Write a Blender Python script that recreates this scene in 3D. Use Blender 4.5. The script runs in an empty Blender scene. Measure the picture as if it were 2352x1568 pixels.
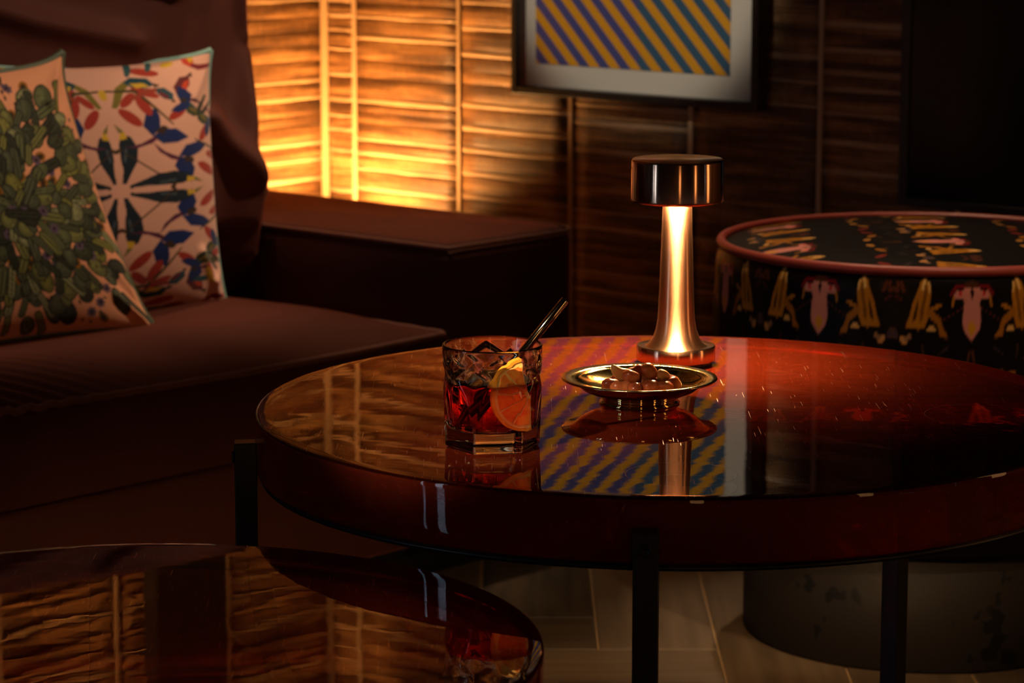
import bpy, bmesh, math, random
import numpy as np
from mathutils import Vector, Matrix, Euler

random.seed(7)
rng = np.random.default_rng(7)
S = bpy.context.scene
C = S.collection
PI = math.pi
R = math.radians

# ------------------------------------------------------------------ camera
cam_d = bpy.data.cameras.new('camera')
cam = bpy.data.objects.new('camera', cam_d)
C.objects.link(cam)
cam.location = (0, 0, 1.0)
cam.rotation_euler = (R(90 - 9.83), 0, 0)
cam_d.sensor_width = 36.0
cam_d.lens = 100.0
cam_d.clip_start = 0.05
cam_d.dof.use_dof = True
cam_d.dof.focus_distance = 2.50
cam_d.dof.aperture_fstop = 11.0
S.camera = cam

# ------------------------------------------------------------------ view, world, lights
S.view_settings.view_transform = 'Standard'
S.view_settings.look = 'None'
S.view_settings.gamma = 1.0
S.view_settings.use_curve_mapping = False
S.view_settings.exposure = 0.0
S.cycles.max_bounces = 11
S.cycles.use_adaptive_sampling = True
S.cycles.adaptive_threshold = 0.02
S.cycles.transmission_bounces = 11
S.cycles.glossy_bounces = 5
S.cycles.diffuse_bounces = 3
S.cycles.transparent_max_bounces = 12
S.cycles.sample_clamp_indirect = 6.0
S.cycles.use_denoising = True
S.cycles.blur_glossy = 0.3

world = bpy.data.worlds.new('sky')
S.world = world
world.use_nodes = True
bg = world.node_tree.nodes['Background']
bg.inputs[0].default_value = (0.62, 0.78, 1.0, 1)
bg.inputs[1].default_value = 4.6

# room axes: u runs along the sofa front (right and away), v runs into the sofa (left and away)
TH = R(48)                     # angle of u from world x
P0 = Vector((-0.087, 3.817, 0))  # front right corner of the sofa seat
UD = Vector((math.cos(TH), math.sin(TH), 0))
VD = Vector((-math.sin(TH), math.cos(TH), 0))
def W(u, v, z=0.0):
    return P0 + UD * u + VD * v + Vector((0, 0, z))
WL = 0.92                      # left wall: v = WL
WR = 0.667                     # right wall: u = WR
U0, V0, CEIL = -3.9, -4.3, 2.7
WARM = (1.0, 0.46, 0.13)
WARM2 = (1.0, 0.70, 0.42)
POWER = dict(up1=76.0, up2=140.0, pillow=150.0, seat=85.0, pouf=110.0, pouf_front=75.0, art=160.0, led=2600.0, tube=2.1, drink=1500.0)

def light(name, kind, loc, energy, color, parent=None, target=None, **kw):
    d = bpy.data.lights.new(name, kind)
    d.energy = energy
    d.color = color
    for k, x in kw.items():
        setattr(d, k, x)
    o = bpy.data.objects.new(name, d)
    C.objects.link(o)
    o.location = loc
    if target is not None:
        o.rotation_euler = (Vector(target) - Vector(loc)).to_track_quat('-Z', 'Y').to_euler()
    if parent is not None:
        bpy.context.view_layer.update()
        o.parent = parent
        o.matrix_parent_inverse = parent.matrix_world.inverted()
    return o

# ------------------------------------------------------------------ helpers
def lin(c):
    c = np.asarray(c, float) / 255.0
    return np.where(c <= 0.04045, c / 12.92, ((c + 0.055) / 1.055) ** 2.4)
def L4(*c):
    return tuple(float(x) for x in lin(c)) + (1.0,)

def link(name, me, mat=None, parent=None, smooth=True):
    o = bpy.data.objects.new(name, me)
    C.objects.link(o)
    if mat is not None and not me.materials:
        me.materials.append(mat)
    if smooth and len(me.polygons):
        me.polygons.foreach_set('use_smooth', [True] * len(me.polygons))
    if parent is not None:
        o.parent = parent
    return o

def empty(name, loc=(0, 0, 0), rz=0.0):
    o = bpy.data.objects.new(name, None)
    o.empty_display_size = 0.05
    C.objects.link(o)
    o.location = loc
    o.rotation_euler = (0, 0, rz)
    return o

def tag(o, label=None, cat=None, group=None, kind=None):
    if label: o['label'] = label
    if cat: o['category'] = cat
    if group: o['group'] = group
    if kind: o['kind'] = kind
    return o

def mesh(name, verts, faces):
    me = bpy.data.meshes.new(name)
    if isinstance(verts, np.ndarray):
        verts = verts.tolist()
    if isinstance(faces, np.ndarray):
        faces = faces.tolist()
    me.from_pydata(verts, [], faces)
    me.update()
    return me

def bm_mesh(name, bm):
    me = bpy.data.meshes.new(name)
    bmesh.ops.recalc_face_normals(bm, faces=bm.faces)
    bm.to_mesh(me)
    bm.free()
    return me

def box_me(name, x0, x1, y0, y1, z0, z1, bev=0.0, seg=2):
    bm = bmesh.new()
    bmesh.ops.create_cube(bm, size=1.0)
    for v in bm.verts:
        v.co = Vector(((x0 + x1) / 2 + v.co.x * (x1 - x0), (y0 + y1) / 2 + v.co.y * (y1 - y0), (z0 + z1) / 2 + v.co.z * (z1 - z0)))
    if bev > 0:
        bmesh.ops.bevel(bm, geom=bm.edges[:], offset=bev, segments=seg, profile=0.5, affect='EDGES')
    return bm_mesh(name, bm)

def grid_faces(n, m, wrap_n=False, wrap_m=False, off=0):
    a = np.arange(n * m).reshape(n, m)
    if wrap_n: a = np.vstack([a, a[:1]])
    if wrap_m: a = np.hstack([a, a[:, :1]])
    return np.c_[a[:-1, :-1].ravel(), a[1:, :-1].ravel(), a[1:, 1:].ravel(), a[:-1, 1:].ravel()] + off

def lathe_me(name, prof, n=64):
    """prof: list of (r, z), closed at the ends where r is 0"""
    prof = np.array(prof, float)
    t = np.linspace(0, 2 * PI, n, endpoint=False)
    r, z = prof[:, 0][:, None], prof[:, 1][:, None]
    V = np.stack([r * np.cos(t), r * np.sin(t), np.broadcast_to(z, (len(prof), n))], -1).reshape(-1, 3)
    F = grid_faces(len(prof), n, wrap_m=True)
    me = mesh(name, V, F)
    bm = bmesh.new(); bm.from_mesh(me)
    bmesh.ops.remove_doubles(bm, verts=bm.verts, dist=1e-6)
    bmesh.ops.recalc_face_normals(bm, faces=bm.faces)
    bm.to_mesh(me); bm.free()
    return me

def tube_me(name, pts, r, n=10, closed=False, caps=True):
    pts = [Vector(p) for p in pts]
    k = len(pts)
    rr = r if hasattr(r, '__len__') else [r] * k
    V, F = [], []
    up = None
    for i, p in enumerate(pts):
        if closed:
            d = pts[(i + 1) % k] - pts[(i - 1) % k]
        else:
            d = pts[min(i + 1, k - 1)] - pts[max(i - 1, 0)]
        d.normalize()
        if up is None:
            up = Vector((0, 0, 1)) if abs(d.z) < 0.9 else Vector((1, 0, 0))
        a = (up - d * up.dot(d)).normalized()
        up = a
        b = d.cross(a)
        for j in range(n):
            t = 2 * PI * j / n
            V.append(p + a * (rr[i] * math.cos(t)) + b * (rr[i] * math.sin(t)))
    for i in range(k if closed else k - 1):
        for j in range(n):
            F.append((i * n + j, i * n + (j + 1) % n, ((i + 1) % k) * n + (j + 1) % n, ((i + 1) % k) * n + j))
    if caps and not closed:
        F.append(tuple(range(n - 1, -1, -1)))
        F.append(tuple((k - 1) * n + j for j in range(n)))
    return mesh(name, [tuple(v) for v in V], F)

def set_col(me, cols):
    """per-vertex linear colours"""
    at = me.color_attributes.new('print', 'FLOAT_COLOR', 'POINT')
    c = np.ones((len(me.vertices), 4), np.float32)
    c[:, :3] = cols
    at.data.foreach_set('color', c.ravel())

# ------------------------------------------------------------------ materials
class NT:
    def __init__(self, name):
        self.m = bpy.data.materials.new(name)
        self.m.use_nodes = True
        self.t = self.m.node_tree
        self.p = self.t.nodes['Principled BSDF']
        self.out = self.t.nodes['Material Output']
    def n(self, kind, **kw):
        x = self.t.nodes.new(kind)
        for k, v in kw.items():
            if k in x.inputs.keys() if isinstance(k, str) else False:
                x.inputs[k].default_value = v
            else:
                setattr(x, k, v)
        return x
    def l(self, a, b):
        self.t.links.new(a, b)
    def set(self, **kw):
        for k, v in kw.items():
            self.p.inputs[k.replace('_', ' ')].default_value = v
        return self
    def math(self, op, a, b=None, clamp=False):
        x = self.t.nodes.new('ShaderNodeMath'); x.operation = op; x.use_clamp = clamp
        for i, q in enumerate((a, b)):
            if q is None: continue
            if hasattr(q, 'is_output'): self.l(q, x.inputs[i])
            else: x.inputs[i].default_value = q
        return x.outputs[0]
    def mix(self, f, a, b):
        x = self.t.nodes.new('ShaderNodeMix'); x.data_type = 'RGBA'
        for s, q in ((x.inputs[0], f), (x.inputs[6], a), (x.inputs[7], b)):
            if hasattr(q, 'is_output'): self.l(q, s)
            else: s.default_value = q
        return x.outputs[2]
    def noise(self, scale=5.0, detail=4.0, vec=None, rough=0.5):
        x = self.t.nodes.new('ShaderNodeTexNoise')
        x.inputs['Scale'].default_value = scale; x.inputs['Detail'].default_value = detail
        x.inputs['Roughness'].default_value = rough
        if vec is not None: self.l(vec, x.inputs['Vector'])
        return x.outputs['Fac']
    def coord(self, which='Object', scale=None, rot=None):
        x = self.t.nodes.new('ShaderNodeTexCoord').outputs[which]
        if scale is None and rot is None: return x
        m = self.t.nodes.new('ShaderNodeMapping')
        if scale: m.inputs['Scale'].default_value = scale
        if rot: m.inputs['Rotation'].default_value = rot
        self.l(x, m.inputs['Vector'])
        return m.outputs[0]
    def pos(self, scale=(1, 1, 1), rot=None):
        g = self.t.nodes.new('ShaderNodeNewGeometry').outputs['Position']
        m = self.t.nodes.new('ShaderNodeMapping')
        m.vector_type = 'POINT'
        m.inputs['Scale'].default_value = scale
        if rot:
            m0 = self.t.nodes.new('ShaderNodeMapping'); m0.inputs['Rotation'].default_value = rot
            self.l(g, m0.inputs['Vector']); g = m0.outputs[0]
        self.l(g, m.inputs['Vector'])
        return m.outputs[0]
    def bump(self, h, strength=0.3, dist=0.01):
        x = self.t.nodes.new('ShaderNodeBump')
        x.inputs['Strength'].default_value = strength; x.inputs['Distance'].default_value = dist
        self.l(h, x.inputs['Height']); self.l(x.outputs[0], self.p.inputs['Normal'])
    def ramp(self, f, stops):
        x = self.t.nodes.new('ShaderNodeValToRGB')
        e = x.color_ramp.elements
        while len(e) < len(stops): e.new(0.5)
        for i, (p, c) in enumerate(stops):
            e[i].position = p; e[i].color = c
        self.l(f, x.inputs[0])
        return x.outputs[0]

def simple(name, col, rough=0.5, metal=0.0, **kw):
    t = NT(name); t.set(Base_Color=col, Roughness=rough, Metallic=metal, **kw)
    return t.m

def mat_velvet():
    t = NT('brown velvet')
    n = t.noise(6.0, 5.0, t.coord('Object'))
    c = t.mix(n, (0.058, 0.015, 0.010, 1), (0.098, 0.028, 0.019, 1))
    t.l(c, t.p.inputs['Base Color'])
    t.set(Roughness=0.75, Sheen_Weight=1.0, Sheen_Roughness=0.30, Sheen_Tint=(0.60, 0.17, 0.09, 1))
    t.p.inputs['Specular IOR Level'].default_value = 0.15
    fib = t.noise(900.0, 2.0, t.coord('Object'))
    t.bump(fib, 0.12, 0.001)
    return t.m

def mat_reed(name, cols, rough, spec=0.4):
    t = NT(name)
    # broad streaks: change quickly with height, slowly along the wall
    a = t.noise(1.0, 3.0, t.pos((4.0, 4.0, 46.0)), 0.55)
    b = t.noise(1.0, 4.0, t.pos((9.0, 9.0, 420.0)), 0.6)
    c = t.noise(1.0, 3.0, t.pos((160.0, 160.0, 60.0)), 0.6)
    f = t.math('ADD', t.math('MULTIPLY', a, 0.62), t.math('ADD', t.math('MULTIPLY', b, 0.26), t.math('MULTIPLY', c, 0.12)))
    t.l(t.ramp(f, cols), t.p.inputs['Base Color'])
    t.set(Roughness=rough)
    t.p.inputs['Specular IOR Level'].default_value = spec
    t.bump(t.math('ADD', b, t.math('MULTIPLY', c, 0.4)), 0.5, 0.004)
    return t.m

def mat_print(name, rough=0.7, sheen=0.3, spec=0.3, weave=1400.0):
    t = NT(name)
    a = t.t.nodes.new('ShaderNodeVertexColor'); a.layer_name = 'print'
    t.l(a.outputs[0], t.p.inputs['Base Color'])
    t.set(Roughness=rough, Sheen_Weight=sheen, Sheen_Roughness=0.4)
    t.p.inputs['Specular IOR Level'].default_value = spec
    t.bump(t.noise(weave, 1.0, t.coord('Object')), 0.08, 0.0006)
    return t.m

def mat_resin(name, absorb, density, ring, glow_col=(0.55, 0.03, 0.02, 1), glow_amt=0.12):
    t = NT(name)
    t.set(Base_Color=(1, 1, 1, 1), Roughness=0.0, IOR=1.50)
    t.p.inputs['Transmission Weight'].default_value = 1.0
    p = t.t.nodes.new('ShaderNodeTexCoord').outputs['Object']
    sep = t.t.nodes.new('ShaderNodeSeparateXYZ'); t.l(p, sep.inputs[0])
    masks = []
    for (cx, cy, rr, w) in ring:
        dx = t.math('SUBTRACT', sep.outputs[0], cx); dy = t.math('SUBTRACT', sep.outputs[1], cy)
        d = t.math('SQRT', t.math('ADD', t.math('MULTIPLY', dx, dx), t.math('MULTIPLY', dy, dy)))
        e = t.math('ABSOLUTE', t.math('SUBTRACT', d, rr))
        masks.append(t.math('LESS_THAN', e, w))
    for (ang, sx, sy, th) in ((0.3, 620, 18, 0.772), (1.25, 660, 24, 0.782), (2.2, 640, 16, 0.777)):
        nn = t.noise(1.0, 1.0, t.coord('Object', (sx, sy, 1), (0, 0, ang)))
        masks.append(t.math('GREATER_THAN', nn, th))
    sc = masks[0]
    for m in masks[1:]:
        sc = t.math('MAXIMUM', sc, m)
    wob = t.noise(9.0, 3.0, p)
    b = t.t.nodes.new('ShaderNodeBump'); b.inputs['Strength'].default_value = 0.009; b.inputs['Distance'].default_value = 0.02
    t.l(wob, b.inputs['Height']); t.l(b.outputs[0], t.p.inputs['Normal'])
    dif = t.t.nodes.new('ShaderNodeBsdfDiffuse'); dif.inputs[0].default_value = glow_col  # red diffuse stands in for lamp light scattered inside the resin
    mix0 = t.t.nodes.new('ShaderNodeMixShader')
    up_ = t.t.nodes.new('ShaderNodeNewGeometry'); us = t.t.nodes.new('ShaderNodeSeparateXYZ'); t.l(up_.outputs['True Normal'], us.inputs[0])
    # extra diffuse on the edge, in place of light glowing inside the resin
    t.l(t.math('ADD', t.math('MULTIPLY', t.math('LESS_THAN', t.math('ABSOLUTE', us.outputs[2]), 0.3), 0.20), glow_amt), mix0.inputs[0])
    gl = t.t.nodes.new('ShaderNodeBsdfGlossy'); gl.inputs[0].default_value = (0.9, 0.75, 0.65, 1); gl.inputs[1].default_value = 0.35
    mix1 = t.t.nodes.new('ShaderNodeMixShader')
    t.l(t.p.outputs[0], mix0.inputs[1]); t.l(dif.outputs[0], mix0.inputs[2])
    sc = t.math('MULTIPLY', sc, t.math('GREATER_THAN', us.outputs[2], 0.9))
    t.l(t.math('MULTIPLY', sc, 0.34), mix1.inputs[0])
    t.l(mix0.outputs[0], mix1.inputs[1]); t.l(gl.outputs[0], mix1.inputs[2])
    t.l(mix1.outputs[0], t.out.inputs['Surface'])
    va = t.t.nodes.new('ShaderNodeVolumeAbsorption')
    va.inputs[0].default_value = absorb; va.inputs[1].default_value = density
    t.l(va.outputs[0], t.out.inputs['Volume'])
    return t.m

def mat_glass(name, ior=1.5, absorb=None, density=0.0):
    t = NT(name)
    t.set(Base_Color=(1, 1, 1, 1), Roughness=0.0, IOR=ior)
    t.p.inputs['Transmission Weight'].default_value = 1.0
    if absorb:
        va = t.t.nodes.new('ShaderNodeVolumeAbsorption')
        va.inputs[0].default_value = absorb; va.inputs[1].default_value = density
        t.l(va.outputs[0], t.out.inputs['Volume'])
    return t.m

def mat_emit(name, col, strength):
    t = NT(name)
    t.set(Base_Color=(0, 0, 0, 1), Emission_Color=col + (1,), Emission_Strength=strength)
    return t.m

def mat_wood():
    t = NT('grey brown oak')
    oi = t.t.nodes.new('ShaderNodeObjectInfo')
    m = t.t.nodes.new('ShaderNodeMapping'); m.inputs['Scale'].default_value = (3.0, 40.0, 8.0)
    tc = t.t.nodes.new('ShaderNodeTexCoord')
    add = t.t.nodes.new('ShaderNodeVectorMath'); add.operation = 'ADD'
    comb = t.t.nodes.new('ShaderNodeCombineXYZ')
    t.l(t.math('MULTIPLY', oi.outputs['Random'], 9.0), comb.inputs[0]); t.l(t.math('MULTIPLY', oi.outputs['Random'], 5.0), comb.inputs[1])
    t.l(tc.outputs['Object'], add.inputs[0]); t.l(comb.outputs[0], add.inputs[1]); t.l(add.outputs[0], m.inputs['Vector'])
    warp = t.noise(1.0, 6.0, m.outputs[0], 0.6)
    f = t.math('ADD', t.math('MULTIPLY', warp, 0.8), t.math('MULTIPLY', oi.outputs['Random'], 0.35))
    t.l(t.ramp(f, [(0.30, (0.030, 0.020, 0.012, 1)), (0.55, (0.085, 0.056, 0.032, 1)), (0.9, (0.17, 0.115, 0.070, 1))]), t.p.inputs['Base Color'])
    t.set(Roughness=0.55)
    t.bump(warp, 0.25, 0.003)
    return t.m

def mat_brushed(name, col, rough, aniso=0.0, rot=0.25):
    t = NT(name)
    t.set(Base_Color=col, Metallic=1.0, Roughness=rough)
    t.p.inputs['Anisotropic'].default_value = aniso; t.p.inputs['Anisotropic Rotation'].default_value = rot
    if aniso:
        tg = t.t.nodes.new('ShaderNodeTangent'); tg.direction_type = 'RADIAL'; tg.axis = 'Z'
        t.l(tg.outputs[0], t.p.inputs['Tangent'])
    return t.m

M = {}
M['velvet'] = mat_velvet()
M['reed'] = mat_reed('flattened reed', [(0.34, (0.030, 0.013, 0.005, 1)), (0.46, (0.11, 0.050, 0.017, 1)), (0.55, (0.27, 0.135, 0.050, 1)), (0.68, (0.50, 0.29, 0.12, 1))], 0.5)
M['reed_pale'] = mat_reed('pale reed edge', [(0.30, (0.26, 0.15, 0.075, 1)), (0.55, (0.46, 0.30, 0.17, 1)), (0.75, (0.62, 0.44, 0.28, 1))], 0.5)
M['seam'] = simple('paper seam', (0.50, 0.34, 0.20, 1), 0.6)
M['wall_core'] = simple('dark wall core', (0.05, 0.03, 0.018, 1), 0.8)
M['dark_wall'] = simple('dark painted wall', (0.020, 0.018, 0.018, 1), 0.7)
M['ceiling'] = simple('dark ceiling', (0.02, 0.018, 0.017, 1), 0.9)
M['wood'] = mat_wood()
M['sub'] = simple('lit bevel tan', (0.30, 0.19, 0.09, 1), 0.8)  # tan slab colour stands in for light caught on the plank bevels
M['black_metal'] = simple('black powder coated steel', (0.012, 0.013, 0.014, 1), 0.38)
M['black_gloss'] = simple('black lacquer', (0.004, 0.005, 0.008, 1), 0.16, Specular_IOR_Level=0.25)
M['frame_black'] = simple('black stained frame', (0.010, 0.010, 0.009, 1), 0.4)
M['copper'] = mat_brushed('brushed copper', (0.95, 0.54, 0.33, 1), 0.33, 0.94)
M['copper_shade'] = mat_brushed('polished copper', (0.92, 0.56, 0.38, 1), 0.16, 0.9)
M['copper_base'] = mat_brushed('satin copper', (0.92, 0.55, 0.36, 1), 0.22, 0.93)
M['copper_top'] = mat_brushed('turned copper', (0.93, 0.60, 0.40, 1), 0.20, 0.97)
M['rubber'] = simple('black rubber', (0.008, 0.008, 0.008, 1), 0.6)
M['gold_straw'] = mat_brushed('polished straw metal', (0.90, 0.74, 0.48, 1), 0.06)
M['glass'] = mat_glass('clear glass', 1.5)
def mat_liquid(name, ior):
    m = bpy.data.materials.new(name); m.use_nodes = True
    t = m.node_tree; t.nodes.clear()
    o = t.nodes.new('ShaderNodeOutputMaterial'); g = t.nodes.new('ShaderNodeBsdfGlass'); v = t.nodes.new('ShaderNodeVolumeAbsorption')
    g.inputs['Roughness'].default_value = 0.0; g.inputs['IOR'].default_value = ior
    v.inputs[0].default_value = (0.95, 0.03, 0.05, 1); v.inputs[1].default_value = 55.0
    t.links.new(g.outputs[0], o.inputs['Surface']); t.links.new(v.outputs[0], o.inputs['Volume'])
    return m
M['liquid_wall'] = mat_liquid('red drink against glass', 1.34 / 1.5)
M['liquid_top'] = mat_liquid('red drink surface', 1.34)
M['brown_piping'] = simple('brown velvet piping', (0.14, 0.042, 0.027, 1), 0.6, Sheen_Weight=0.5, Sheen_Tint=(0.7, 0.3, 0.2, 1))
M['red_piping'] = simple('brick red piping', (0.34, 0.045, 0.030, 1), 0.45)
M['mount'] = simple('off white mount board', (0.60, 0.56, 0.48, 1), 0.8)
M['plinth'] = None

# =================================================================== the room shell
def frame_obj(name, me, mat, smooth=False):
    o = link(name, me, mat, None, smooth)
    o.location = P0; o.rotation_euler = (0, 0, TH)
    return o

floor = frame_obj('floor', box_me('floor', U0, WR + 0.2, V0, WL + 0.2, -0.12, -0.0022), M['sub'])
tag(floor, 'grey brown wooden herringbone plank floor under the tables', 'floor', kind='structure')
ceil = frame_obj('ceiling', box_me('ceiling', U0, WR + 0.2, V0, WL + 0.2, CEIL, CEIL + 0.1), M['ceiling'])
tag(ceil, 'dark ceiling above the lounge', 'ceiling', kind='structure')
wl = frame_obj('wall_left', box_me('wall_left', U0, WR + 0.2, WL + 0.004, WL + 0.2, 0, CEIL), M['wall_core'])
tag(wl, 'glowing reed covered wall behind the brown sofa', 'wall', kind='structure')
wr = frame_obj('wall_right', box_me('wall_right', WR + 0.004, WR + 0.2, V0, WL + 0.004, 0, CEIL), M['wall_core'])
tag(wr, 'reed covered wall that carries the striped picture', 'wall', kind='structure')
wb = frame_obj('wall_back', box_me('wall_back', U0, WR, V0 - 0.2, V0, 0, CEIL), M['dark_wall'])
tag(wb, 'dark painted wall across the room from the sofa', 'wall', kind='structure')
# far wall with two tall slot windows
SLOTS = [(0.06, 0.23), (0.45, 0.53)]
WZ = (0.13, 1.55)
bm = bmesh.new()
def bx(bm, x0, x1, y0, y1, z0, z1):
    r = bmesh.ops.create_cube(bm, size=1.0)
    for v in r['verts']:
        v.co = Vector(((x0 + x1) / 2 + v.co.x * (x1 - x0), (y0 + y1) / 2 + v.co.y * (y1 - y0), (z0 + z1) / 2 + v.co.z * (z1 - z0)))
ys = [V0 - 0.2] + [q for s in SLOTS for q in s] + [WL + 0.2]
for i in range(0, len(ys), 2):
    bx(bm, U0 - 0.05, U0, ys[i], ys[i + 1], 0, CEIL)
for a, b in SLOTS:
    bx(bm, U0 - 0.05, U0, a, b, 0, WZ[0]); bx(bm, U0 - 0.05, U0, a, b, WZ[1], CEIL)
wf = frame_obj('wall_far', bm_mesh('wall_far', bm), M['dark_wall'])
tag(wf, 'dark painted wall with two low slot windows', 'wall', kind='structure')
pane_m = bpy.data.materials.new('window pane'); pane_m.use_nodes = True
_t = pane_m.node_tree; _t.nodes.clear()
_o = _t.nodes.new('ShaderNodeOutputMaterial'); _a = _t.nodes.new('ShaderNodeBsdfTransparent'); _g = _t.nodes.new('ShaderNodeBsdfGlossy'); _x = _t.nodes.new('ShaderNodeMixShader')
_g.inputs[1].default_value = 0.0; _x.inputs[0].default_value = 0.08
_t.links.new(_a.outputs[0], _x.inputs[1]); _t.links.new(_g.outputs[0], _x.inputs[2]); _t.links.new(_x.outputs[0], _o.inputs[0])
for i, (a, b) in enumerate(SLOTS):
    w = empty('window_%d' % (i + 1), W(U0 - 0.03, (a + b) / 2, WZ[0]), TH)
    tag(w, ['wider low slot window letting in cool daylight', 'narrow low slot window near the sofa end of the wall'][i], 'window', kind='structure')
    hw = (b - a) / 2; hz_ = WZ[1] - WZ[0]
    for nm, q in (('jamb', (-0.02, 0.02, -hw, -hw + 0.006, 0, hz_)), ('jamb', (-0.02, 0.02, hw - 0.006, hw, 0, hz_)), ('sill', (-0.03, 0.05, -hw, hw, 0, 0.02)), ('head', (-0.03, 0.03, -hw, hw, hz_ - 0.02, hz_))):
        link(nm, box_me(nm, *q), M['frame_black'], w, False)
    link('pane', box_me('pane', -0.003, 0.003, -hw + 0.008, hw - 0.008, 0.02, hz_ - 0.02), pane_m, w, False)
    po = light('window_portal', 'AREA', W(U0 - 0.025, (a + b) / 2, (WZ[0] + WZ[1]) / 2), 1.0, (1, 1, 1), None, W(0, (a + b) / 2, (WZ[0] + WZ[1]) / 2), shape='RECTANGLE', size=b - a, size_y=WZ[1] - WZ[0])
    po.data.cycles.is_portal = True
    po.parent = w; bpy.context.view_layer.update(); po.matrix_parent_inverse = w.matrix_world.inverted()

# ---- reed covering: separate flattened strips on both walls
SHEET = 0.245
def strip_me(name, h, proud, seed):
    r = random.Random(seed)
    n = 7
    V, F = [], []
    for i in range(n):
        x = SHEET * i / (n - 1)
        lo = r.uniform(-0.0012, 0.0008) ; hi = h + r.uniform(-0.0008, 0.0012)
        pk = proud * r.uniform(0.75, 1.15); mz = h * r.uniform(0.4, 0.6)
        V += [(x, 0, lo), (x, -pk * 0.55, lo + 0.001), (x, -pk, mz), (x, -pk * 0.55, hi - 0.001), (x, 0, hi)]
    for i in range(n - 1):
        for j in range(4):
            a = i * 5 + j
            F.append((a, a + 5, a + 6, a + 1))
    F += [(0, 1, 2, 3, 4), tuple((n - 1) * 5 + j for j in (4, 3, 2, 1, 0))]
    return mesh(name, V, F)
broad = [(h, strip_me('reed_strip', h, 0.0008, 10 + i)) for i, h in enumerate((0.016, 0.020, 0.024, 0.029, 0.034, 0.026))]
thin = [(h, strip_me('reed_edge', h, 0.0014, 40 + i)) for i, h in enumerate((0.006, 0.0075, 0.009))]
for h, m in broad: m.materials.append(M['reed']); m.polygons.foreach_set('use_smooth', [True] * len(m.polygons))
for h, m in thin: m.materials.append(M['reed_pale']); m.polygons.foreach_set('use_smooth', [True] * len(m.polygons))

def cover(wall, axis, edges, zlo, zhi, show):
    """axis 'u': strips run along u on the left wall, 'v': along -v on the right wall"""
    rest_b, rest_t = [[], []], [[], []]
    for (e0, e1) in edges:
        r = random.Random(int(e0 * 1000) + (7 if axis == 'u' else 3))
        z = 0.02 - r.uniform(0, 0.02)
        k = 0
        while z < CEIL - 0.04:
            kind = k % 2
            if kind == 1 and r.random() < 0.28: kind = 0
            h, me = r.choice(broad if kind == 0 else thin)
            k += 1
            width = abs(e1 - e0) - 0.001
            if show(e0, e1) and z > zlo and z + h < zhi:
                o = bpy.data.objects.new(me.name, me)
                C.objects.link(o)
                o.parent = wall
                if axis == 'u':
                    o.location = (e0 + 0.0005, WL + 0.004, z)
                else:
                    o.location = (WR + 0.004, e0 - 0.0005, z); o.rotation_euler = (0, 0, -PI / 2)
                o.scale = (width / SHEET, 1, 1)
            else:
                V = np.empty(len(me.vertices) * 3); me.vertices.foreach_get('co', V); V = V.reshape(-1, 3)
                V[:, 0] *= width / SHEET
                if axis == 'u':
                    V = V + np.array([e0 + 0.0005, WL + 0.004, z])
                else:
                    V = np.c_[V[:, 1] + WR + 0.004, e0 - 0.0005 - V[:, 0], V[:, 2] + z]
                st = rest_b if kind == 0 else rest_t
                off = sum(len(q) for q in st[0])
                st[0].append(V); st[1] += [tuple(i + off for i in p.vertices) for p in me.polygons]
            z += h + 0.0004
    for st, nm, mt in ((rest_b, 'reed_covering', M['reed']), (rest_t, 'reed_edging', M['reed_pale'])):
        if st[0]:
            o = link(nm, mesh(nm, np.vstack(st[0]), st[1]), mt, wall)
            o['kind'] = 'stuff'
ve = [WL, 0.849]
while ve[-1] > -1.9: ve.append(ve[-1] - SHEET)
cover(wr, 'v', list(zip(ve[:-1], ve[1:])), 0.20, 0.80, lambda a, b: b > -0.40)
ue = [WR]
while ue[-1] > -2.2: ue.append(ue[-1] - SHEET)
cover(wl, 'u', [(b, a) for a, b in zip(ue[:-1], ue[1:])], 0.34, 0.80, lambda a, b: b > 0.40)
for i, e in enumerate(ve[1:]):
    link('paper_seam', box_me('paper_seam', WR + 0.0005, WR + 0.004, e - 0.0045, e + 0.0045, 0, CEIL, 0.001, 1), M['seam'], wr, False)
link('corner_bead', box_me('corner_bead', WR - 0.007, WR + 0.004, WL - 0.007, WL + 0.004, 0, CEIL, 0.002, 2), M['seam'], wr, False)
for e in ue[1:]:
    link('paper_seam', box_me('paper_seam', e - 0.0045, e + 0.0045, WL + 0.0005, WL + 0.004, 0, CEIL, 0.001, 1), M['seam'], wl, False)
tr = frame_obj('trim_1', box_me('trim_1', 0.235, 0.395, WL - 0.03, WL + 0.004, 0.02, CEIL, 0.003, 1), M['frame_black'])
tag(tr, 'black vertical post on the wall behind the sofa', 'trim', kind='structure')

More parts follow.
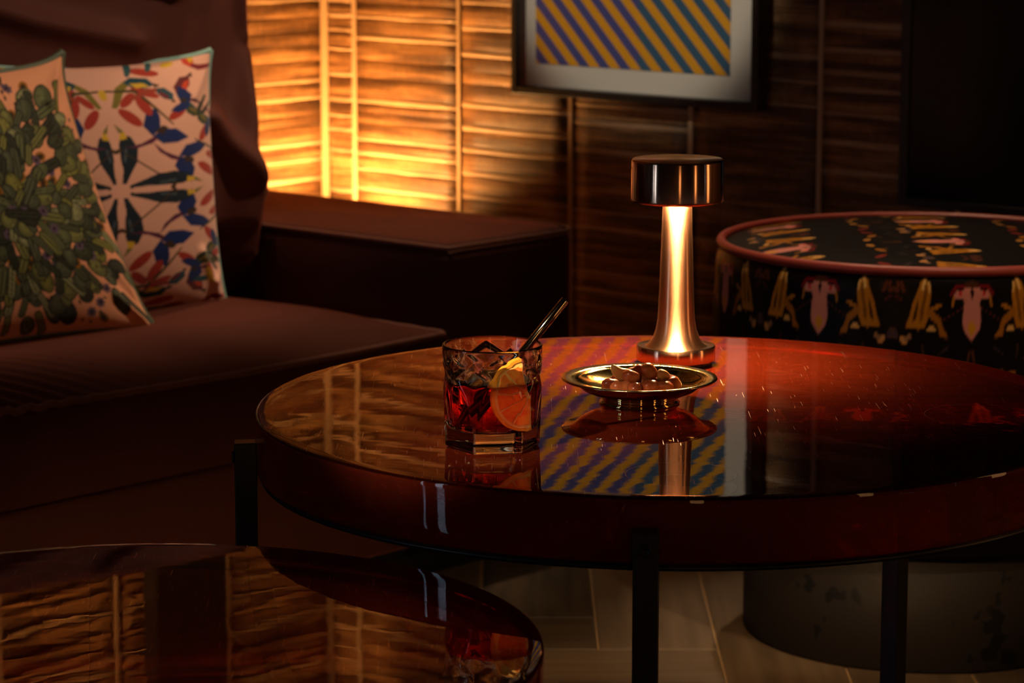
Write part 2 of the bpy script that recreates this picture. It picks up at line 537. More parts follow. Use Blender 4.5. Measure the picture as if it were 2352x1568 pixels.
# ---- herringbone floor planks
PW, PLN = 0.152, 0.608
plank = box_me('plank', 0.0012, PLN - 0.0012, 0.0012, PW - 0.0012, -0.012, 0.0, 0.0018, 1)
plank.materials.append(M['wood'])
x0, y0 = 0.262, 3.334
inv = Matrix.Translation(P0) @ Matrix.Rotation(TH, 4, 'Z')
inv = inv.inverted()
def lay(px, py, vert):
    o = bpy.data.objects.new('plank', plank)
    C.objects.link(o); o.parent = floor
    m = Matrix.Translation((px, py, 0))
    if vert:
        m = m @ Matrix.Translation((PW, 0, 0)) @ Matrix.Rotation(PI / 2, 4, 'Z')
    o.matrix_local = inv @ m
cnt = 0
for q in range(-4, 5):
    for k in range(-22, 22):
        for vert in (0, 1):
            ox, oy = q * PLN - k * PW, q * PLN + k * PW
            if vert: px, py, cx, cy = x0 - PW + ox, y0 + PW + oy, x0 - PW / 2 + ox, y0 + PW + PLN / 2 + oy
            else: px, py, cx, cy = x0 - PLN + ox, y0 + oy, x0 - PLN / 2 + ox, y0 + PW / 2 + oy
            d = Vector((cx, cy, 0)) - P0
            du, dv = d.dot(UD), d.dot(VD)
            if -1.1 < cx < 1.3 and 1.6 < cy < 4.7 and du < WR - 0.36 and dv < 0.3:
                lay(px, py, vert); cnt += 1

# ---- dark lacquer panel on the right wall
pn = empty('wall_panel', W(WR, -0.70, 0.49), TH)
tag(pn, 'black glossy panel on the wall right of the picture', 'panel')
link('panel_sheet', box_me('panel_sheet', -0.012, -0.006, -0.38, 0.40, 0.012, 1.5), M['black_gloss'], pn, False)
for nm, q in (('panel_edge', (-0.016, -0.006, -0.395, -0.38, 0, 1.512)), ('panel_edge', (-0.016, -0.006, 0.40, 0.415, 0, 1.512)), ('panel_edge', (-0.016, -0.006, -0.38, 0.40, 0, 0.012)), ('panel_edge', (-0.016, -0.006, -0.38, 0.40, 1.5, 1.512))):
    link(nm, box_me(nm, *q, 0.001, 1), M['black_metal'], pn, False)

# ---- framed picture on the right wall (local x = -u out of the wall is negative x, y = v)
FV0, FV1, FZ0, FH = -0.0388, 0.4571, 0.611, 0.70
art = empty('framed_picture', W(WR - 0.003, (FV0 + FV1) / 2, FZ0), TH)
tag(art, 'black framed print of diagonal yellow, blue and teal stripes', 'picture')
hw = (FV1 - FV0) / 2
fb = 0.012
for nm, q in (('frame_bar', (-0.030, 0, -hw, -hw + fb, 0, FH)), ('frame_bar', (-0.030, 0, hw - fb, hw, 0, FH)), ('frame_bar', (-0.030, 0, -hw + fb, hw - fb, 0, fb)), ('frame_bar', (-0.030, 0, -hw + fb, hw - fb, FH - fb, FH))):
    link(nm, box_me(nm, *q, 0.0012, 1), M['frame_black'], art, False)
link('mount_board', box_me('mount_board', -0.006, -0.001, -hw + fb, hw - fb, fb, FH - fb), M['mount'], art, False)
# printed sheet: stripes at 45 degrees, blue on the left half and teal on the right half
t = NT('striped print')
p_ = t.t.nodes.new('ShaderNodeTexCoord').outputs['Object']
sp = t.t.nodes.new('ShaderNodeSeparateXYZ'); t.l(p_, sp.inputs[0])
AV0, AV1 = 0.0298, 0.4228
PER = 0.0423
ph = t.math('FRACT', t.math('ADD', t.math('DIVIDE', t.math('ADD', sp.outputs[1], t.math('MULTIPLY', sp.outputs[2], -1.0)), PER), 100.30))
yel = t.math('LESS_THAN', ph, 0.49)
half = t.math('GREATER_THAN', sp.outputs[1], 0.0)
base = t.mix(half, L4(46, 84, 112), L4(66, 70, 128))
t.l(t.mix(yel, base, L4(214, 150, 8)), t.p.inputs['Base Color'])
t.set(Roughness=0.6)
sheet_y0, sheet_y1, sheet_z0 = AV0 - (FV0 + FV1) / 2, AV1 - (FV0 + FV1) / 2, 0.6595 - FZ0
link('printed_sheet', box_me('printed_sheet', -0.0072, -0.006, sheet_y0, sheet_y1, sheet_z0, FH - 0.05), t.m, art, False)
gp = bpy.data.materials.new('picture glazing'); gp.use_nodes = True
_t = gp.node_tree; _t.nodes.clear()
_o = _t.nodes.new('ShaderNodeOutputMaterial'); _a = _t.nodes.new('ShaderNodeBsdfTransparent'); _g = _t.nodes.new('ShaderNodeBsdfGlossy'); _x = _t.nodes.new('ShaderNodeMixShader'); _f = _t.nodes.new('ShaderNodeFresnel')
_f.inputs[0].default_value = 1.25
_g.inputs[1].default_value = 0.0
_t.links.new(_f.outputs[0], _x.inputs[0]); _t.links.new(_a.outputs[0], _x.inputs[1]); _t.links.new(_g.outputs[0], _x.inputs[2]); _t.links.new(_x.outputs[0], _o.inputs[0])
link('glazing', box_me('glazing', -0.0255, -0.0235, -hw + fb, hw - fb, fb, FH - fb), gp, art, False)

# =================================================================== sofa
sofa = empty('sofa', W(-0.75, 0.4, 0), TH)
tag(sofa, 'deep brown velvet sofa with low wide arms and loose back cushions', 'sofa')
SU, SV = -0.75, 0.4            # sofa origin in room axes
def sbox(name, u0, u1, v0, v1, z0, z1, bev, seg=4, mat='velvet', sub=None):
    return link(name, box_me(name, u0 - SU, u1 - SU, v0 - SV, v1 - SV, z0, z1, bev, seg), M[mat], sub or sofa)
SL = -1.74
sbox('plinth', SL, 0.26, 0.05, 0.76, 0.0, 0.06, 0.005, 1, 'rubber')
sbox('front_rail', SL - 0.26, 0.0, 0.004, 0.72, 0.06, 0.227, 0.012, 3)
def crowned_box(name, u0, u1, v0, v1, z0, z1, crown, rad, nu=70, nv=44, pleat=None, parent=None, front_bulge=0.0, mat='velvet'):
    """upholstered block: crowned top, soft border, optional gathers near the front edge"""
    s = np.linspace(-1, 1, nu); r = np.linspace(-1, 1, nv)
    Sg, Rg = np.meshgrid(s, r, indexing='ij')
    X = (u0 + u1) / 2 + Sg * (u1 - u0) / 2; Y = (v0 + v1) / 2 + Rg * (v1 - v0) / 2
    k = (1 - np.abs(Sg) ** 7.0) * (1 - np.abs(Rg) ** 3.4)
    sink = 0.024 * np.exp(-((X + 0.46) / 0.34) ** 4 - ((Y - 0.40) / 0.20) ** 4)
    Z = z1 + crown * k - (sink if pleat is not None else 0)
    if pleat is not None:
        Z = Z + pleat(X, Y)
    top = np.stack([X, Y, Z], -1).reshape(-1, 3)
    V = [top]; F = [grid_faces(nu, nv)]
    # border, following the outline of the grid
    ring = np.r_[[i * nv for i in range(nu)], [(nu - 1) * nv + j for j in range(1, nv)], [i * nv + nv - 1 for i in range(nu - 2, -1, -1)], [j for j in range(nv - 2, 0, -1)]]
    edge = top[ring]
    c = np.array([(u0 + u1) / 2, (v0 + v1) / 2, 0])
    lev = 7
    prev = ring
    off = len(top)
    for q in range(1, lev + 1):
        f = q / lev
        e = edge.copy()
        e[:, 2] = edge[:, 2] * (1 - f) + z0 * f
        bul = front_bulge * math.sin(PI * f)
        n = np.zeros_like(e)
        n[np.isclose(e[:, 1], v0), 1] = -1; n[np.isclose(e[:, 0], u1), 0] = 1; n[np.isclose(e[:, 0], u0), 0] = -1; n[np.isclose(e[:, 1], v1), 1] = 1
        e = e + n * bul
        V.append(e)
        cur = np.arange(len(e)) + off
        off += len(e)
        a, b = np.r_[prev, prev[:1]], np.r_[cur, cur[:1]]
        F.append(np.c_[a[:-1], a[1:], b[1:], b[:-1]])
        prev = cur
    V = np.vstack(V) - np.array([SU, SV, 0])
    o = link(name, mesh(name, V, np.vstack(F)), M[mat], parent or sofa)
    return o, edge - np.array([SU, SV, 0])
def gathers(X, Y):
    f = np.clip((0.26 - Y) / 0.26, 0, 1)
    w = np.exp(-((X + 0.80) / 0.17) ** 2) + np.exp(-((X - 0.02) / 0.05) ** 2) * 0.25
    return 0.0030 * f * w * np.sin((X + 0.10 * np.sin(6 * Y)) * 190 + 18 * Y) + 0.004 * np.sin(5.0 * X + 2 * Y) * np.sin(9 * Y + 1)
for (a, b) in ((-0.87, -0.004), (-1.738, -0.876)):
    o, edge = crowned_box('seat_cushion', a, b, 0.0, 0.66, 0.234, 0.350, 0.038, 0.02, 160, 90, gathers, None, 0.006)
    link('piping', tube_me('piping', edge[::2].tolist(), 0.0045, 6, True), M['brown_piping'], o)
# arms with softly crowned top, rounded outer front corner
def arm(u0, u1, flip):
    bm = bmesh.new()
    bmesh.ops.create_cube(bm, size=1.0)
    for v in bm.verts:
        v.co = Vector(((u0 + u1) / 2 + v.co.x * (u1 - u0) - SU, 0.40 + v.co.y * 0.80 - SV, 0.265 + v.co.z * 0.41))
    uo = (u0 if flip else u1) - SU
    es = [e for e in bm.edges if all(abs(v.co.x - uo) < 1e-5 and abs(v.co.y + SV) < 1e-5 for v in e.verts)]
    bmesh.ops.bevel(bm, geom=es, offset=0.05, segments=8, profile=0.5, affect='EDGES')
    top = [v.co.copy() for v in bm.verts if v.co.z > 0.46]
    es = [e for e in bm.edges if all(v.co.z > 0.46 for v in e.verts)]
    bmesh.ops.bevel(bm, geom=es, offset=0.022, segments=6, profile=0.5, affect='EDGES')
    # gentle crown on the top
    bmesh.ops.subdivide_edges(bm, edges=[e for e in bm.edges if all(v.co.z > 0.469 for v in e.verts)], cuts=0)
    o = link('arm', bm_mesh('arm', bm), M['velvet'], sofa)
    c_ = Vector((sum(t.x for t in top) / len(top), sum(t.y for t in top) / len(top), 0))
    top.sort(key=lambda t: math.atan2(t.y - c_.y, t.x - c_.x))
    P = []
    for i in range(len(top)):
        p, q = top[i], top[(i + 1) % len(top)]
        m = max(1, int((q - p).length / 0.02))
        P += [p.lerp(q, k / m) for k in range(m)]
    P = [c_ + Vector(((t.x - c_.x) * 0.985, (t.y - c_.y) * 0.994, t.z - 0.0045)) for t in P]
    pp = link('piping', tube_me('piping', P, 0.0032, 6, True), M['brown_piping'], o)
arm(0.0, 0.285, False)
arm(SL - 0.29, SL - 0.005, True)
# reclined back frame
bm = bmesh.new()
bmesh.ops.create_cube(bm, size=1.0)
for v in bm.verts:
    top = v.co.z > 0
    u_ = (0.285 if not top else 0.245) if v.co.x > 0 else SL - 0.26
    v_ = (0.66 if v.co.y < 0 else 0.80) + (0.03 if top else 0)
    v.co = Vector((u_ - SU, v_ - SV, 0.86 if top else 0.06))
bmesh.ops.bevel(bm, geom=bm.edges[:], offset=0.03, segments=4, profile=0.5, affect='EDGES')
link('back_frame', bm_mesh('back_frame', bm), M['velvet'], sofa)

def puff(name, w, h, T, n, m, pw=2.6, pull=0.05, shear=0.0, wr=None, ear=0.0, edge_t=0.004):
    """front (-y) and back faces of a stuffed cushion; x width, z height from 0"""
    s = np.linspace(-1, 1, n); r = np.linspace(-1, 1, m)
    s = np.sign(s) * (1 - (1 - np.abs(s)) ** 1.35); r = np.sign(r) * (1 - (1 - np.abs(r)) ** 1.35)
    Sg, Rg = np.meshgrid(s, r, indexing='ij')
    px = 1 - pull * (1 - Rg ** 2) + ear * np.abs(Rg) ** 8
    pz = 1 - pull * (1 - Sg ** 2) + ear * np.abs(Sg) ** 8
    X = Sg * w / 2 * px; Z = h / 2 + Rg * h / 2 * pz
    X = X + shear * (Z - h / 2)
    th = T / 2 * np.clip(1 - np.abs(Sg) ** pw, 0, 1) ** 0.62 * np.clip(1 - np.abs(Rg) ** pw, 0, 1) ** 0.62 + edge_t / 2
    add = wr(Sg, Rg) if wr is not None else 0
    fade = np.clip((1 - np.abs(Sg)) * 9, 0, 1) * np.clip((1 - np.abs(Rg)) * 9, 0, 1)
    front = np.stack([X, -th - add * fade, Z], -1).reshape(-1, 3)
    back = np.stack([X, th * 0.9, Z], -1).reshape(-1, 3)
    N = n * m
    F = np.vstack([grid_faces(n, m), grid_faces(n, m, off=N)[:, ::-1]])
    ring = np.r_[[i * m for i in range(n)], [(n - 1) * m + j for j in range(1, m)], [i * m + m - 1 for i in range(n - 2, -1, -1)], [j for j in range(m - 2, 0, -1)]]
    a = np.r_[ring, ring[:1]]
    F = np.vstack([F, np.c_[a[:-1], a[:-1] + N, a[1:] + N, a[1:]]])
    me = mesh(name, np.vstack([front, back]), F)
    rim = (front[ring] + back[ring]) / 2
    return me, Sg, Rg, rim

def smooth_noise(Sg, Rg, seed, k):
    g = np.random.default_rng(seed)
    out = 0
    for _ in range(k):
        a, b, p1 = g.uniform(-6, 6), g.uniform(-6, 6), g.uniform(0, 6.28)
        out = out + np.sin(a * Sg + b * Rg + p1 + 1.3 * np.sin(b * Sg - a * Rg))
    return out / k
def ridge(Sg, Rg, pts, wd, amp):
    d = np.full(Sg.shape, 9.0)
    for (x1, y1), (x2, y2) in zip(pts[:-1], pts[1:]):
        vx, vy = x2 - x1, y2 - y1
        t_ = np.clip(((Sg - x1) * vx + (Rg - y1) * vy) / (vx * vx + vy * vy), 0, 1)
        d = np.minimum(d, np.hypot(Sg - x1 - t_ * vx, Rg - y1 - t_ * vy))
    return amp * np.exp(-(d / wd) ** 2)
def fold_cushion(Sg, Rg):
    a = 0.016 * smooth_noise(Sg, Rg, 3, 9)
    for pts, wd, am in (([(0.96, 0.2), (0.86, -0.25), (0.80, -0.62)], 0.06, 0.022), ([(0.99, -0.15), (0.93, -0.5)], 0.04, 0.018),
                        ([(0.72, -0.1), (0.88, -0.5), (0.86, -0.8)], 0.05, 0.016), ([(-0.5, 0.72), (0.1, 0.42), (0.45, 0.30)], 0.06, 0.010),
                        ([(-0.2, 0.80), (0.3, 0.62), (0.75, 0.66)], 0.06, 0.009), ([(-0.75, 0.7), (-0.35, 0.45), (-0.2, 0.28)], 0.06, 0.010),
                        ([(0.35, 0.85), (0.62, 0.55)], 0.04, 0.012), ([(0.93, 0.75), (0.95, 0.3)], 0.04, 0.016)):
        a = a + ridge(Sg, Rg, pts, wd, am * 2.0)
    return a
for i, (cu, wd_) in enumerate(((-0.395, 0.90), (-1.28, 0.86))):
    me, _, _, rim = puff('back_cushion', wd_, 0.56, 0.21, 150, 110, 5.0, 0.015, 0, fold_cushion, 0.0, 0.03)
    o = link('back_cushion', me, M['velvet'], sofa)
    o.location = (cu - SU, (0.505, 0.525)[i] - SV, 0.365); o.rotation_euler = (R(-6), 0, (R(-9), 0)[i])

# =================================================================== printed cushions
class Canvas:
    def __init__(self, n, m, col, x0=-1, x1=1, y0=-1, y1=1):
        self.a = np.empty((n, m, 3)); self.a[:] = lin(col)
        self.x = np.linspace(x0, x1, n); self.y = np.linspace(y0, y1, m)
        self.b = (x0, x1, y0, y1)
    def win(self, xa, xb, ya, yb):
        i0, i1 = np.searchsorted(self.x, [xa, xb]); j0, j1 = np.searchsorted(self.y, [ya, yb])
        return slice(i0, i1), slice(j0, j1)
    def put(self, si, sj, mask, col, alpha=1.0):
        sub = self.a[si, sj]
        sub[mask] = sub[mask] * (1 - alpha) + lin(col) * alpha
    def ell(self, cx, cy, a, b, ang, col, cut=None, alpha=1.0):
        r = max(a, b)
        si, sj = self.win(cx - r, cx + r, cy - r, cy + r)
        X, Y = np.meshgrid(self.x[si] - cx, self.y[sj] - cy, indexing='ij')
        c, s = math.cos(ang), math.sin(ang)
        p, q = c * X + s * Y, -s * X + c * Y
        m = (p / a) ** 2 + (q / b) ** 2 < 1
        if cut is not None:      # crescent: remove a shifted copy
            m &= ((p - cut[0] * a) / a) ** 2 + ((q - cut[1] * b) / b) ** 2 > cut[2] if len(cut) > 2 else ((p - cut[0] * a) / a) ** 2 + ((q - cut[1] * b) / b) ** 2 > 1
        self.put(si, sj, m, col, alpha)
    def poly(self, pts, col):
        P = np.array(pts)
        si, sj = self.win(P[:, 0].min(), P[:, 0].max(), P[:, 1].min(), P[:, 1].max())
        X, Y = np.meshgrid(self.x[si], self.y[sj], indexing='ij')
        m = np.zeros(X.shape, bool)
        for i in range(len(P)):
            x1, y1 = P[i]; x2, y2 = P[(i + 1) % len(P)]
            if y1 == y2: continue
            m ^= ((y1 > Y) != (y2 > Y)) & (X < (x2 - x1) * (Y - y1) / (y2 - y1) + x1)
        self.put(si, sj, m, col)
    def stroke(self, pts, w, col):
        P = np.array(pts); ww = w if hasattr(w, '__len__') else [w] * len(P)
        q = max(ww)
        si, sj = self.win(P[:, 0].min() - q, P[:, 0].max() + q, P[:, 1].min() - q, P[:, 1].max() + q)
        X, Y = np.meshgrid(self.x[si], self.y[sj], indexing='ij')
        m = np.zeros(X.shape, bool)
        for i in range(len(P) - 1):
            (x1, y1), (x2, y2) = P[i], P[i + 1]
            vx, vy = x2 - x1, y2 - y1
            t_ = np.clip(((X - x1) * vx + (Y - y1) * vy) / max(vx * vx + vy * vy, 1e-12), 0, 1)
            m |= np.hypot(X - x1 - t_ * vx, Y - y1 - t_ * vy) < ww[i] * (1 - t_) + ww[i + 1] * t_
        self.put(si, sj, m, col)
    def sample(self, X, Y):
        n, m = len(self.x), len(self.y)
        x0, x1, y0, y1 = self.b
        fx = np.clip((X - x0) / (x1 - x0) * (n - 1), 0, n - 1.001); fy = np.clip((Y - y0) / (y1 - y0) * (m - 1), 0, m - 1.001)
        i, j = fx.astype(int), fy.astype(int); a, b = (fx - i)[..., None], (fy - j)[..., None]
        A = self.a
        return (A[i, j] * (1 - a) + A[i + 1, j] * a) * (1 - b) + (A[i, j + 1] * (1 - a) + A[i + 1, j + 1] * a) * b

def xf(pts, c=(0, 0), ang=0.0, sc=1.0, mir=1):
    ca, sa = math.cos(ang), math.sin(ang)
    return [(c[0] + sc * (ca * x * mir - sa * y), c[1] + sc * (sa * x * mir + ca * y)) for x, y in pts]

# ---- bird cushion
SLATE, BLUE, PURP, RED, YEL, CREAM, BROWN = (24, 36, 46), (24, 40, 92), (88, 34, 60), (164, 50, 34), (206, 164, 44), (236, 188, 164), (62, 44, 30)
def sit_bird(cv, base, ang, mir, sc):
    f = lambda pts: xf(pts, base, ang, sc, mir)
    cv.poly(f([(0.03, 0.10), (0.05, 0.28), (0.035, 0.42), (0.04, 0.62), (0.075, 0.74), (0.16, 0.72), (0.215, 0.56), (0.195, 0.38), (0.12, 0.22), (0.07, 0.10)]), SLATE)
    cv.poly(f([(0.05, 0.68), (0.07, 0.78), (0.11, 0.79), (0.13, 0.69)]), YEL)
    cv.poly(f([(0.06, 0.77), (0.03, 0.90), (0.08, 0.83), (0.11, 0.785)]), (120, 110, 60))
    cv.stroke(f([(0.075, 0.40), (0.10, 0.55)]), 0.008, (70, 80, 88))
    cv.stroke(f([(-0.01, 0.52), (0.05, 0.55)]), 0.012, BROWN)
def swallow(cv, c, ang, mir, sc):
    f = lambda pts: xf(pts, c, ang, sc, mir)
    cv.poly(f([(0, 0), (-0.09, 0.12), (-0.07, 0.27), (0.02, 0.36), (0.06, 0.25), (0.07, 0.1)]), BLUE)
    cv.poly(f([(0, 0), (0.10, 0.10), (0.22, 0.10), (0.36, 0.0), (0.24, -0.07), (0.1, -0.09)]), BLUE)
    cv.poly(f([(0.02, 0.06), (0.09, 0.14), (0.14, 0.12), (0.10, 0.02)]), (58, 40, 32))
    cv.poly(f([(0.02, 0.0), (-0.10, -0.10), (-0.26, -0.16), (-0.12, -0.15), (0.0, -0.09), (0.05, -0.03)]), PURP)
def macaw(cv, c, ang, mir, sc, cols):
    f = lambda pts: xf(pts, c, ang, sc, mir)
    cv.poly(f([(0, 0), (0.10, 0.10), (0.28, 0.10), (0.36, 0.0), (0.24, -0.07), (0.10, -0.06)]), cols[0])
    cv.poly(f([(0.08, 0.0), (0.24, 0.02), (0.30, -0.03), (0.15, -0.07)]), cols[1])
    cv.poly(f([(0.02, 0.02), (-0.08, -0.10), (-0.12, -0.42), (-0.06, -0.42), (0.02, -0.12), (0.07, -0.04)]), cols[2])
    cv.poly(f([(0.34, 0.03), (0.42, 0.0), (0.36, -0.05)]), BROWN)
def petals(cv, c, ang, sc):
    for (x, y, a, b, ro) in ((0.30, 0.02, 0.12, 0.045, 1.9), (0.18, 0.10, 0.10, 0.04, 0.9), (0.17, -0.10, 0.13, 0.05, 2.2), (0.34, 0.17, 0.12, 0.04, 2.6)):
        for mir in (1, -1):
            (px, py), = xf([(x * mir, y)], c, ang, sc)
            r_ = ro if mir == 1 else PI - ro
            cv.ell(px, py, a * sc, b * sc, r_ + ang, RED)
cv = Canvas(640, 640, (222, 166, 142))
for k in range(4):
    ang = k * PI / 2
    for mir in (1, -1):
        sit_bird(cv, (0, 0), ang, mir, 0.60)
        for (px, py, ro) in ((0.225, 0.42, -0.15), (0.37, 0.245, -1.25)):
            q = xf([(px * mir, py)], (0, 0), ang)[0]
            if k % 2 == 0: swallow(cv, q, ang + ro * mir, mir, 0.64)
    petals(cv, xf([(0, 0.65)], (0, 0), ang)[0], ang, 0.70)
    cv.stroke(xf([(0.05, 0.30), (0.30, 0.05)], (0, 0), ang), 0.005, BROWN)
    for mir in (1, -1):
        macaw(cv, xf([(0.13 * mir, 0.86)], (0, 0), ang)[0], ang - 0.2 * mir, mir, 0.50, ((22, 62, 76), YEL, (120, 108, 40)))
        macaw(cv, xf([(0.42 * mir, 0.72)], (0, 0), ang)[0], ang + 0.9 * mir, mir, 0.50, ((104, 40, 40), (200, 70, 40), (30, 70, 84)))
        cv.ell(*xf([(0.40 * mir, 0.58)], (0, 0), ang)[0], 0.07, 0.03, ang + 0.6 * mir, RED)
        cv.ell(*xf([(0.28 * mir, 0.93)], (0, 0), ang)[0], 0.08, 0.03, ang - 0.3 * mir, RED)
        cv.stroke(xf([(0.02 * mir, 0.80), (0.18 * mir, 0.79), (0.36 * mir, 0.50)], (0, 0), ang), [0.007, 0.012, 0.005], (70, 60, 28))
        macaw(cv, xf([(0.56 * mir, 0.54)], (0, 0), ang)[0], ang + 2.4 * mir, mir, 0.36, ((60, 66, 44), (120, 100, 50), (50, 54, 38)))
        swallow(cv, xf([(0.50 * mir, 0.66)], (0, 0), ang)[0], ang + 2.0 * mir, mir, 0.42)
        macaw(cv, xf([(0.30 * mir, 0.80)], (0, 0), ang)[0], ang - 0.9 * mir, mir, 0.40, ((40, 74, 84), (110, 40, 50), (150, 60, 40)))
        macaw(cv, xf([(0.56 * mir, 0.92)], (0, 0), ang)[0], ang + 1.6 * mir, mir, 0.40, ((190, 60, 36), YEL, (120, 30, 40)))
g_ = np.random.default_rng(5)
for k in range(44):
    a = g_.uniform(0, 2 * PI); r_ = g_.uniform(0.74, 1.2)
    cv.ell(np.clip(r_ * math.cos(a), -.97, .97), np.clip(r_ * math.sin(a), -.97, .97), g_.uniform(.035, .08), g_.uniform(.012, .028), g_.uniform(0, 3), [RED, YEL, (206, 74, 40), (40, 80, 84), (88, 34, 60), (70, 60, 28)][k % 6])
M['print'] = mat_print('printed linen', 0.75, 0.2, 0.2)
def wrink1(Sg, Rg):
    a = 0.0025 * smooth_noise(Sg, Rg, 11, 7)
    a = a + ridge(Sg, Rg, [(0.99, -0.99), (0.80, -0.72), (0.7, -0.55)], 0.05, 0.006) + ridge(Sg, Rg, [(0.97, -0.70), (0.85, -0.80)], 0.035, 0.006)
    return a + ridge(Sg, Rg, [(0.95, 0.9), (0.75, 0.7)], 0.05, 0.004)
me, Sg, Rg, rim = puff('bird_cushion_cover', 0.365, 0.355, 0.15, 330, 330, 2.4, 0.055, 0, wrink1, 0.03)
mx = (Sg + 0.12) / np.where(Sg + 0.12 > 0, 1.0, 1.0)
mx = np.where(Sg > -0.12, (Sg + 0.12) / 1.12, (Sg + 0.12) / 0.88)
col = cv.sample(np.clip(mx * 0.70, -1, 1), Rg).reshape(-1, 3)
set_col(me, np.vstack([col, np.tile(lin((150, 190, 178)), (len(col), 1))]))
bird = empty('throw_cushion', W(-0.275, 0.375, 0.362), TH - R(9))
tag(bird, 'pale pink throw cushion printed with blue birds and red petals', 'cushion')
o = link('cover', me, M['print'], bird); o.rotation_euler = (R(-5), 0, 0)
pm = link('piping', tube_me('piping', rim[::4].tolist(), 0.0045, 7, True), simple('pale teal piping', L4(130, 172, 160), 0.6), bird)
pm.rotation_euler = (R(-5), 0, 0); pm['label'] = 'pale teal edge piping'

# ---- cactus cushion
cv = Canvas(620, 620, (232, 158, 116))
g_ = np.random.default_rng(21)
GR = [(86, 88, 56), (54, 56, 38), (102, 100, 54), (122, 120, 82), (76, 78, 56), (110, 106, 48), (46, 46, 32), (70, 72, 48)]
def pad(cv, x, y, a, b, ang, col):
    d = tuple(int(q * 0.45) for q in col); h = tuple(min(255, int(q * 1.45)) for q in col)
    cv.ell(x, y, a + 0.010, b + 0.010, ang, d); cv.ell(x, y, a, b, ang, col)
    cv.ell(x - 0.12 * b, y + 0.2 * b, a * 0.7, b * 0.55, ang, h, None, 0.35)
    for _ in range(int(60 * a)):
        t_, q = g_.uniform(0, 2 * PI), math.sqrt(g_.uniform(0, 1)) * 0.85
        px, py = a * q * math.cos(t_), b * q * math.sin(t_)
        cv.ell(x + math.cos(ang) * px - math.sin(ang) * py, y + math.sin(ang) * px + math.cos(ang) * py, 0.007, 0.007, 0, h if g_.random() < 0.5 else d)
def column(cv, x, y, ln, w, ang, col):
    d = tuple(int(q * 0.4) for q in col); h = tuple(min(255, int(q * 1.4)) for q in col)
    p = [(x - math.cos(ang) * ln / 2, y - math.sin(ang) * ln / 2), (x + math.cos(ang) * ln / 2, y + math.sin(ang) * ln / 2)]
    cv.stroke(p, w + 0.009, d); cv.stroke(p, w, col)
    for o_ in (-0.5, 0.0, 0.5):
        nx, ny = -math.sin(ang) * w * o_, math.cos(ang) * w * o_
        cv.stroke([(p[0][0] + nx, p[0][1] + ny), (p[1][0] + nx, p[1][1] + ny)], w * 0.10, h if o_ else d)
for rr_, num in ((0.98, 26), (0.86, 46), (0.74, 56), (0.62, 60), (0.50, 54), (0.40, 44), (0.28, 34), (0.16, 22), (0.06, 10)):
    for k in range(num):
        a = 2 * PI * (k + g_.uniform(-.3, .3)) / num
        q = rr_ + g_.uniform(-0.07, 0.07)
        sq = 1.0 / max(abs(math.cos(a)), abs(math.sin(a))) ** 0.55
        x, y = q * math.cos(a) * sq, q * math.sin(a) * sq
        if max(abs(x), abs(y)) > 0.985: continue
        col = GR[g_.integers(len(GR))]
        t_ = g_.random()
        ang = a + g_.uniform(-.5, .5)
        if rr_ > 0.9 and t_ < 0.35: continue
        if t_ < 0.45: pad(cv, x, y, g_.uniform(.06, .105), g_.uniform(.04, .07), ang, col)
        elif t_ < 0.85: column(cv, x, y, g_.uniform(.12, .26), g_.uniform(.018, .034), ang, col)
        elif t_ < 0.93:
            for i in range(7): cv.ell(x + .026 * math.cos(i * .9), y + .026 * math.sin(i * .9), .017, .012, i * .9, (96, 74, 92))
            cv.ell(x, y, .014, .014, 0, (40, 26, 36))
        else: cv.ell(x, y, .05, .035, ang, (150, 96, 24)); cv.ell(x, y, .03, .02, ang, (60, 40, 18))
for k in range(120):
    a = g_.uniform(0, 2 * PI); q = g_.uniform(.62, .96); x, y = q * math.cos(a) * 1.1, q * math.sin(a) * 1.1
    if max(abs(x), abs(y)) < .95: cv.ell(x, y, g_.uniform(.012, .024), g_.uniform(.008, .012), a, (50, 36, 22))
def wrink2(Sg, Rg):
    a = 0.003 * smooth_noise(Sg, Rg, 17, 7)
    for sx, sy in ((1, -1), (1, 1), (-1, 1), (-1, -1)):
        a = a + ridge(Sg, Rg, [(0.99 * sx, 0.99 * sy), (0.72 * sx, 0.74 * sy)], 0.04, 0.007) - ridge(Sg, Rg, [(0.97 * sx, 0.8 * sy), (0.75 * sx, 0.6 * sy)], 0.05, 0.004)
    return a
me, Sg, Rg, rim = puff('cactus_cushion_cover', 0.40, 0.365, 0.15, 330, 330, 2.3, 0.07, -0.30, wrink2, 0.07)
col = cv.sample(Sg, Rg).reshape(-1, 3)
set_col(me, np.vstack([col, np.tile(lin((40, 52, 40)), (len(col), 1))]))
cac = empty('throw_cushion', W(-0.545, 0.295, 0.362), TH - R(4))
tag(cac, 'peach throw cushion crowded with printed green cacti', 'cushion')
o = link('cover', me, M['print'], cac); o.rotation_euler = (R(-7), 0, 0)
pm = link('piping', tube_me('piping', rim[::4].tolist(), 0.0050, 7, True), simple('grey green piping', L4(84, 92, 70), 0.6), cac)
pm.rotation_euler = (R(-7), 0, 0); pm['label'] = 'grey green edge piping'

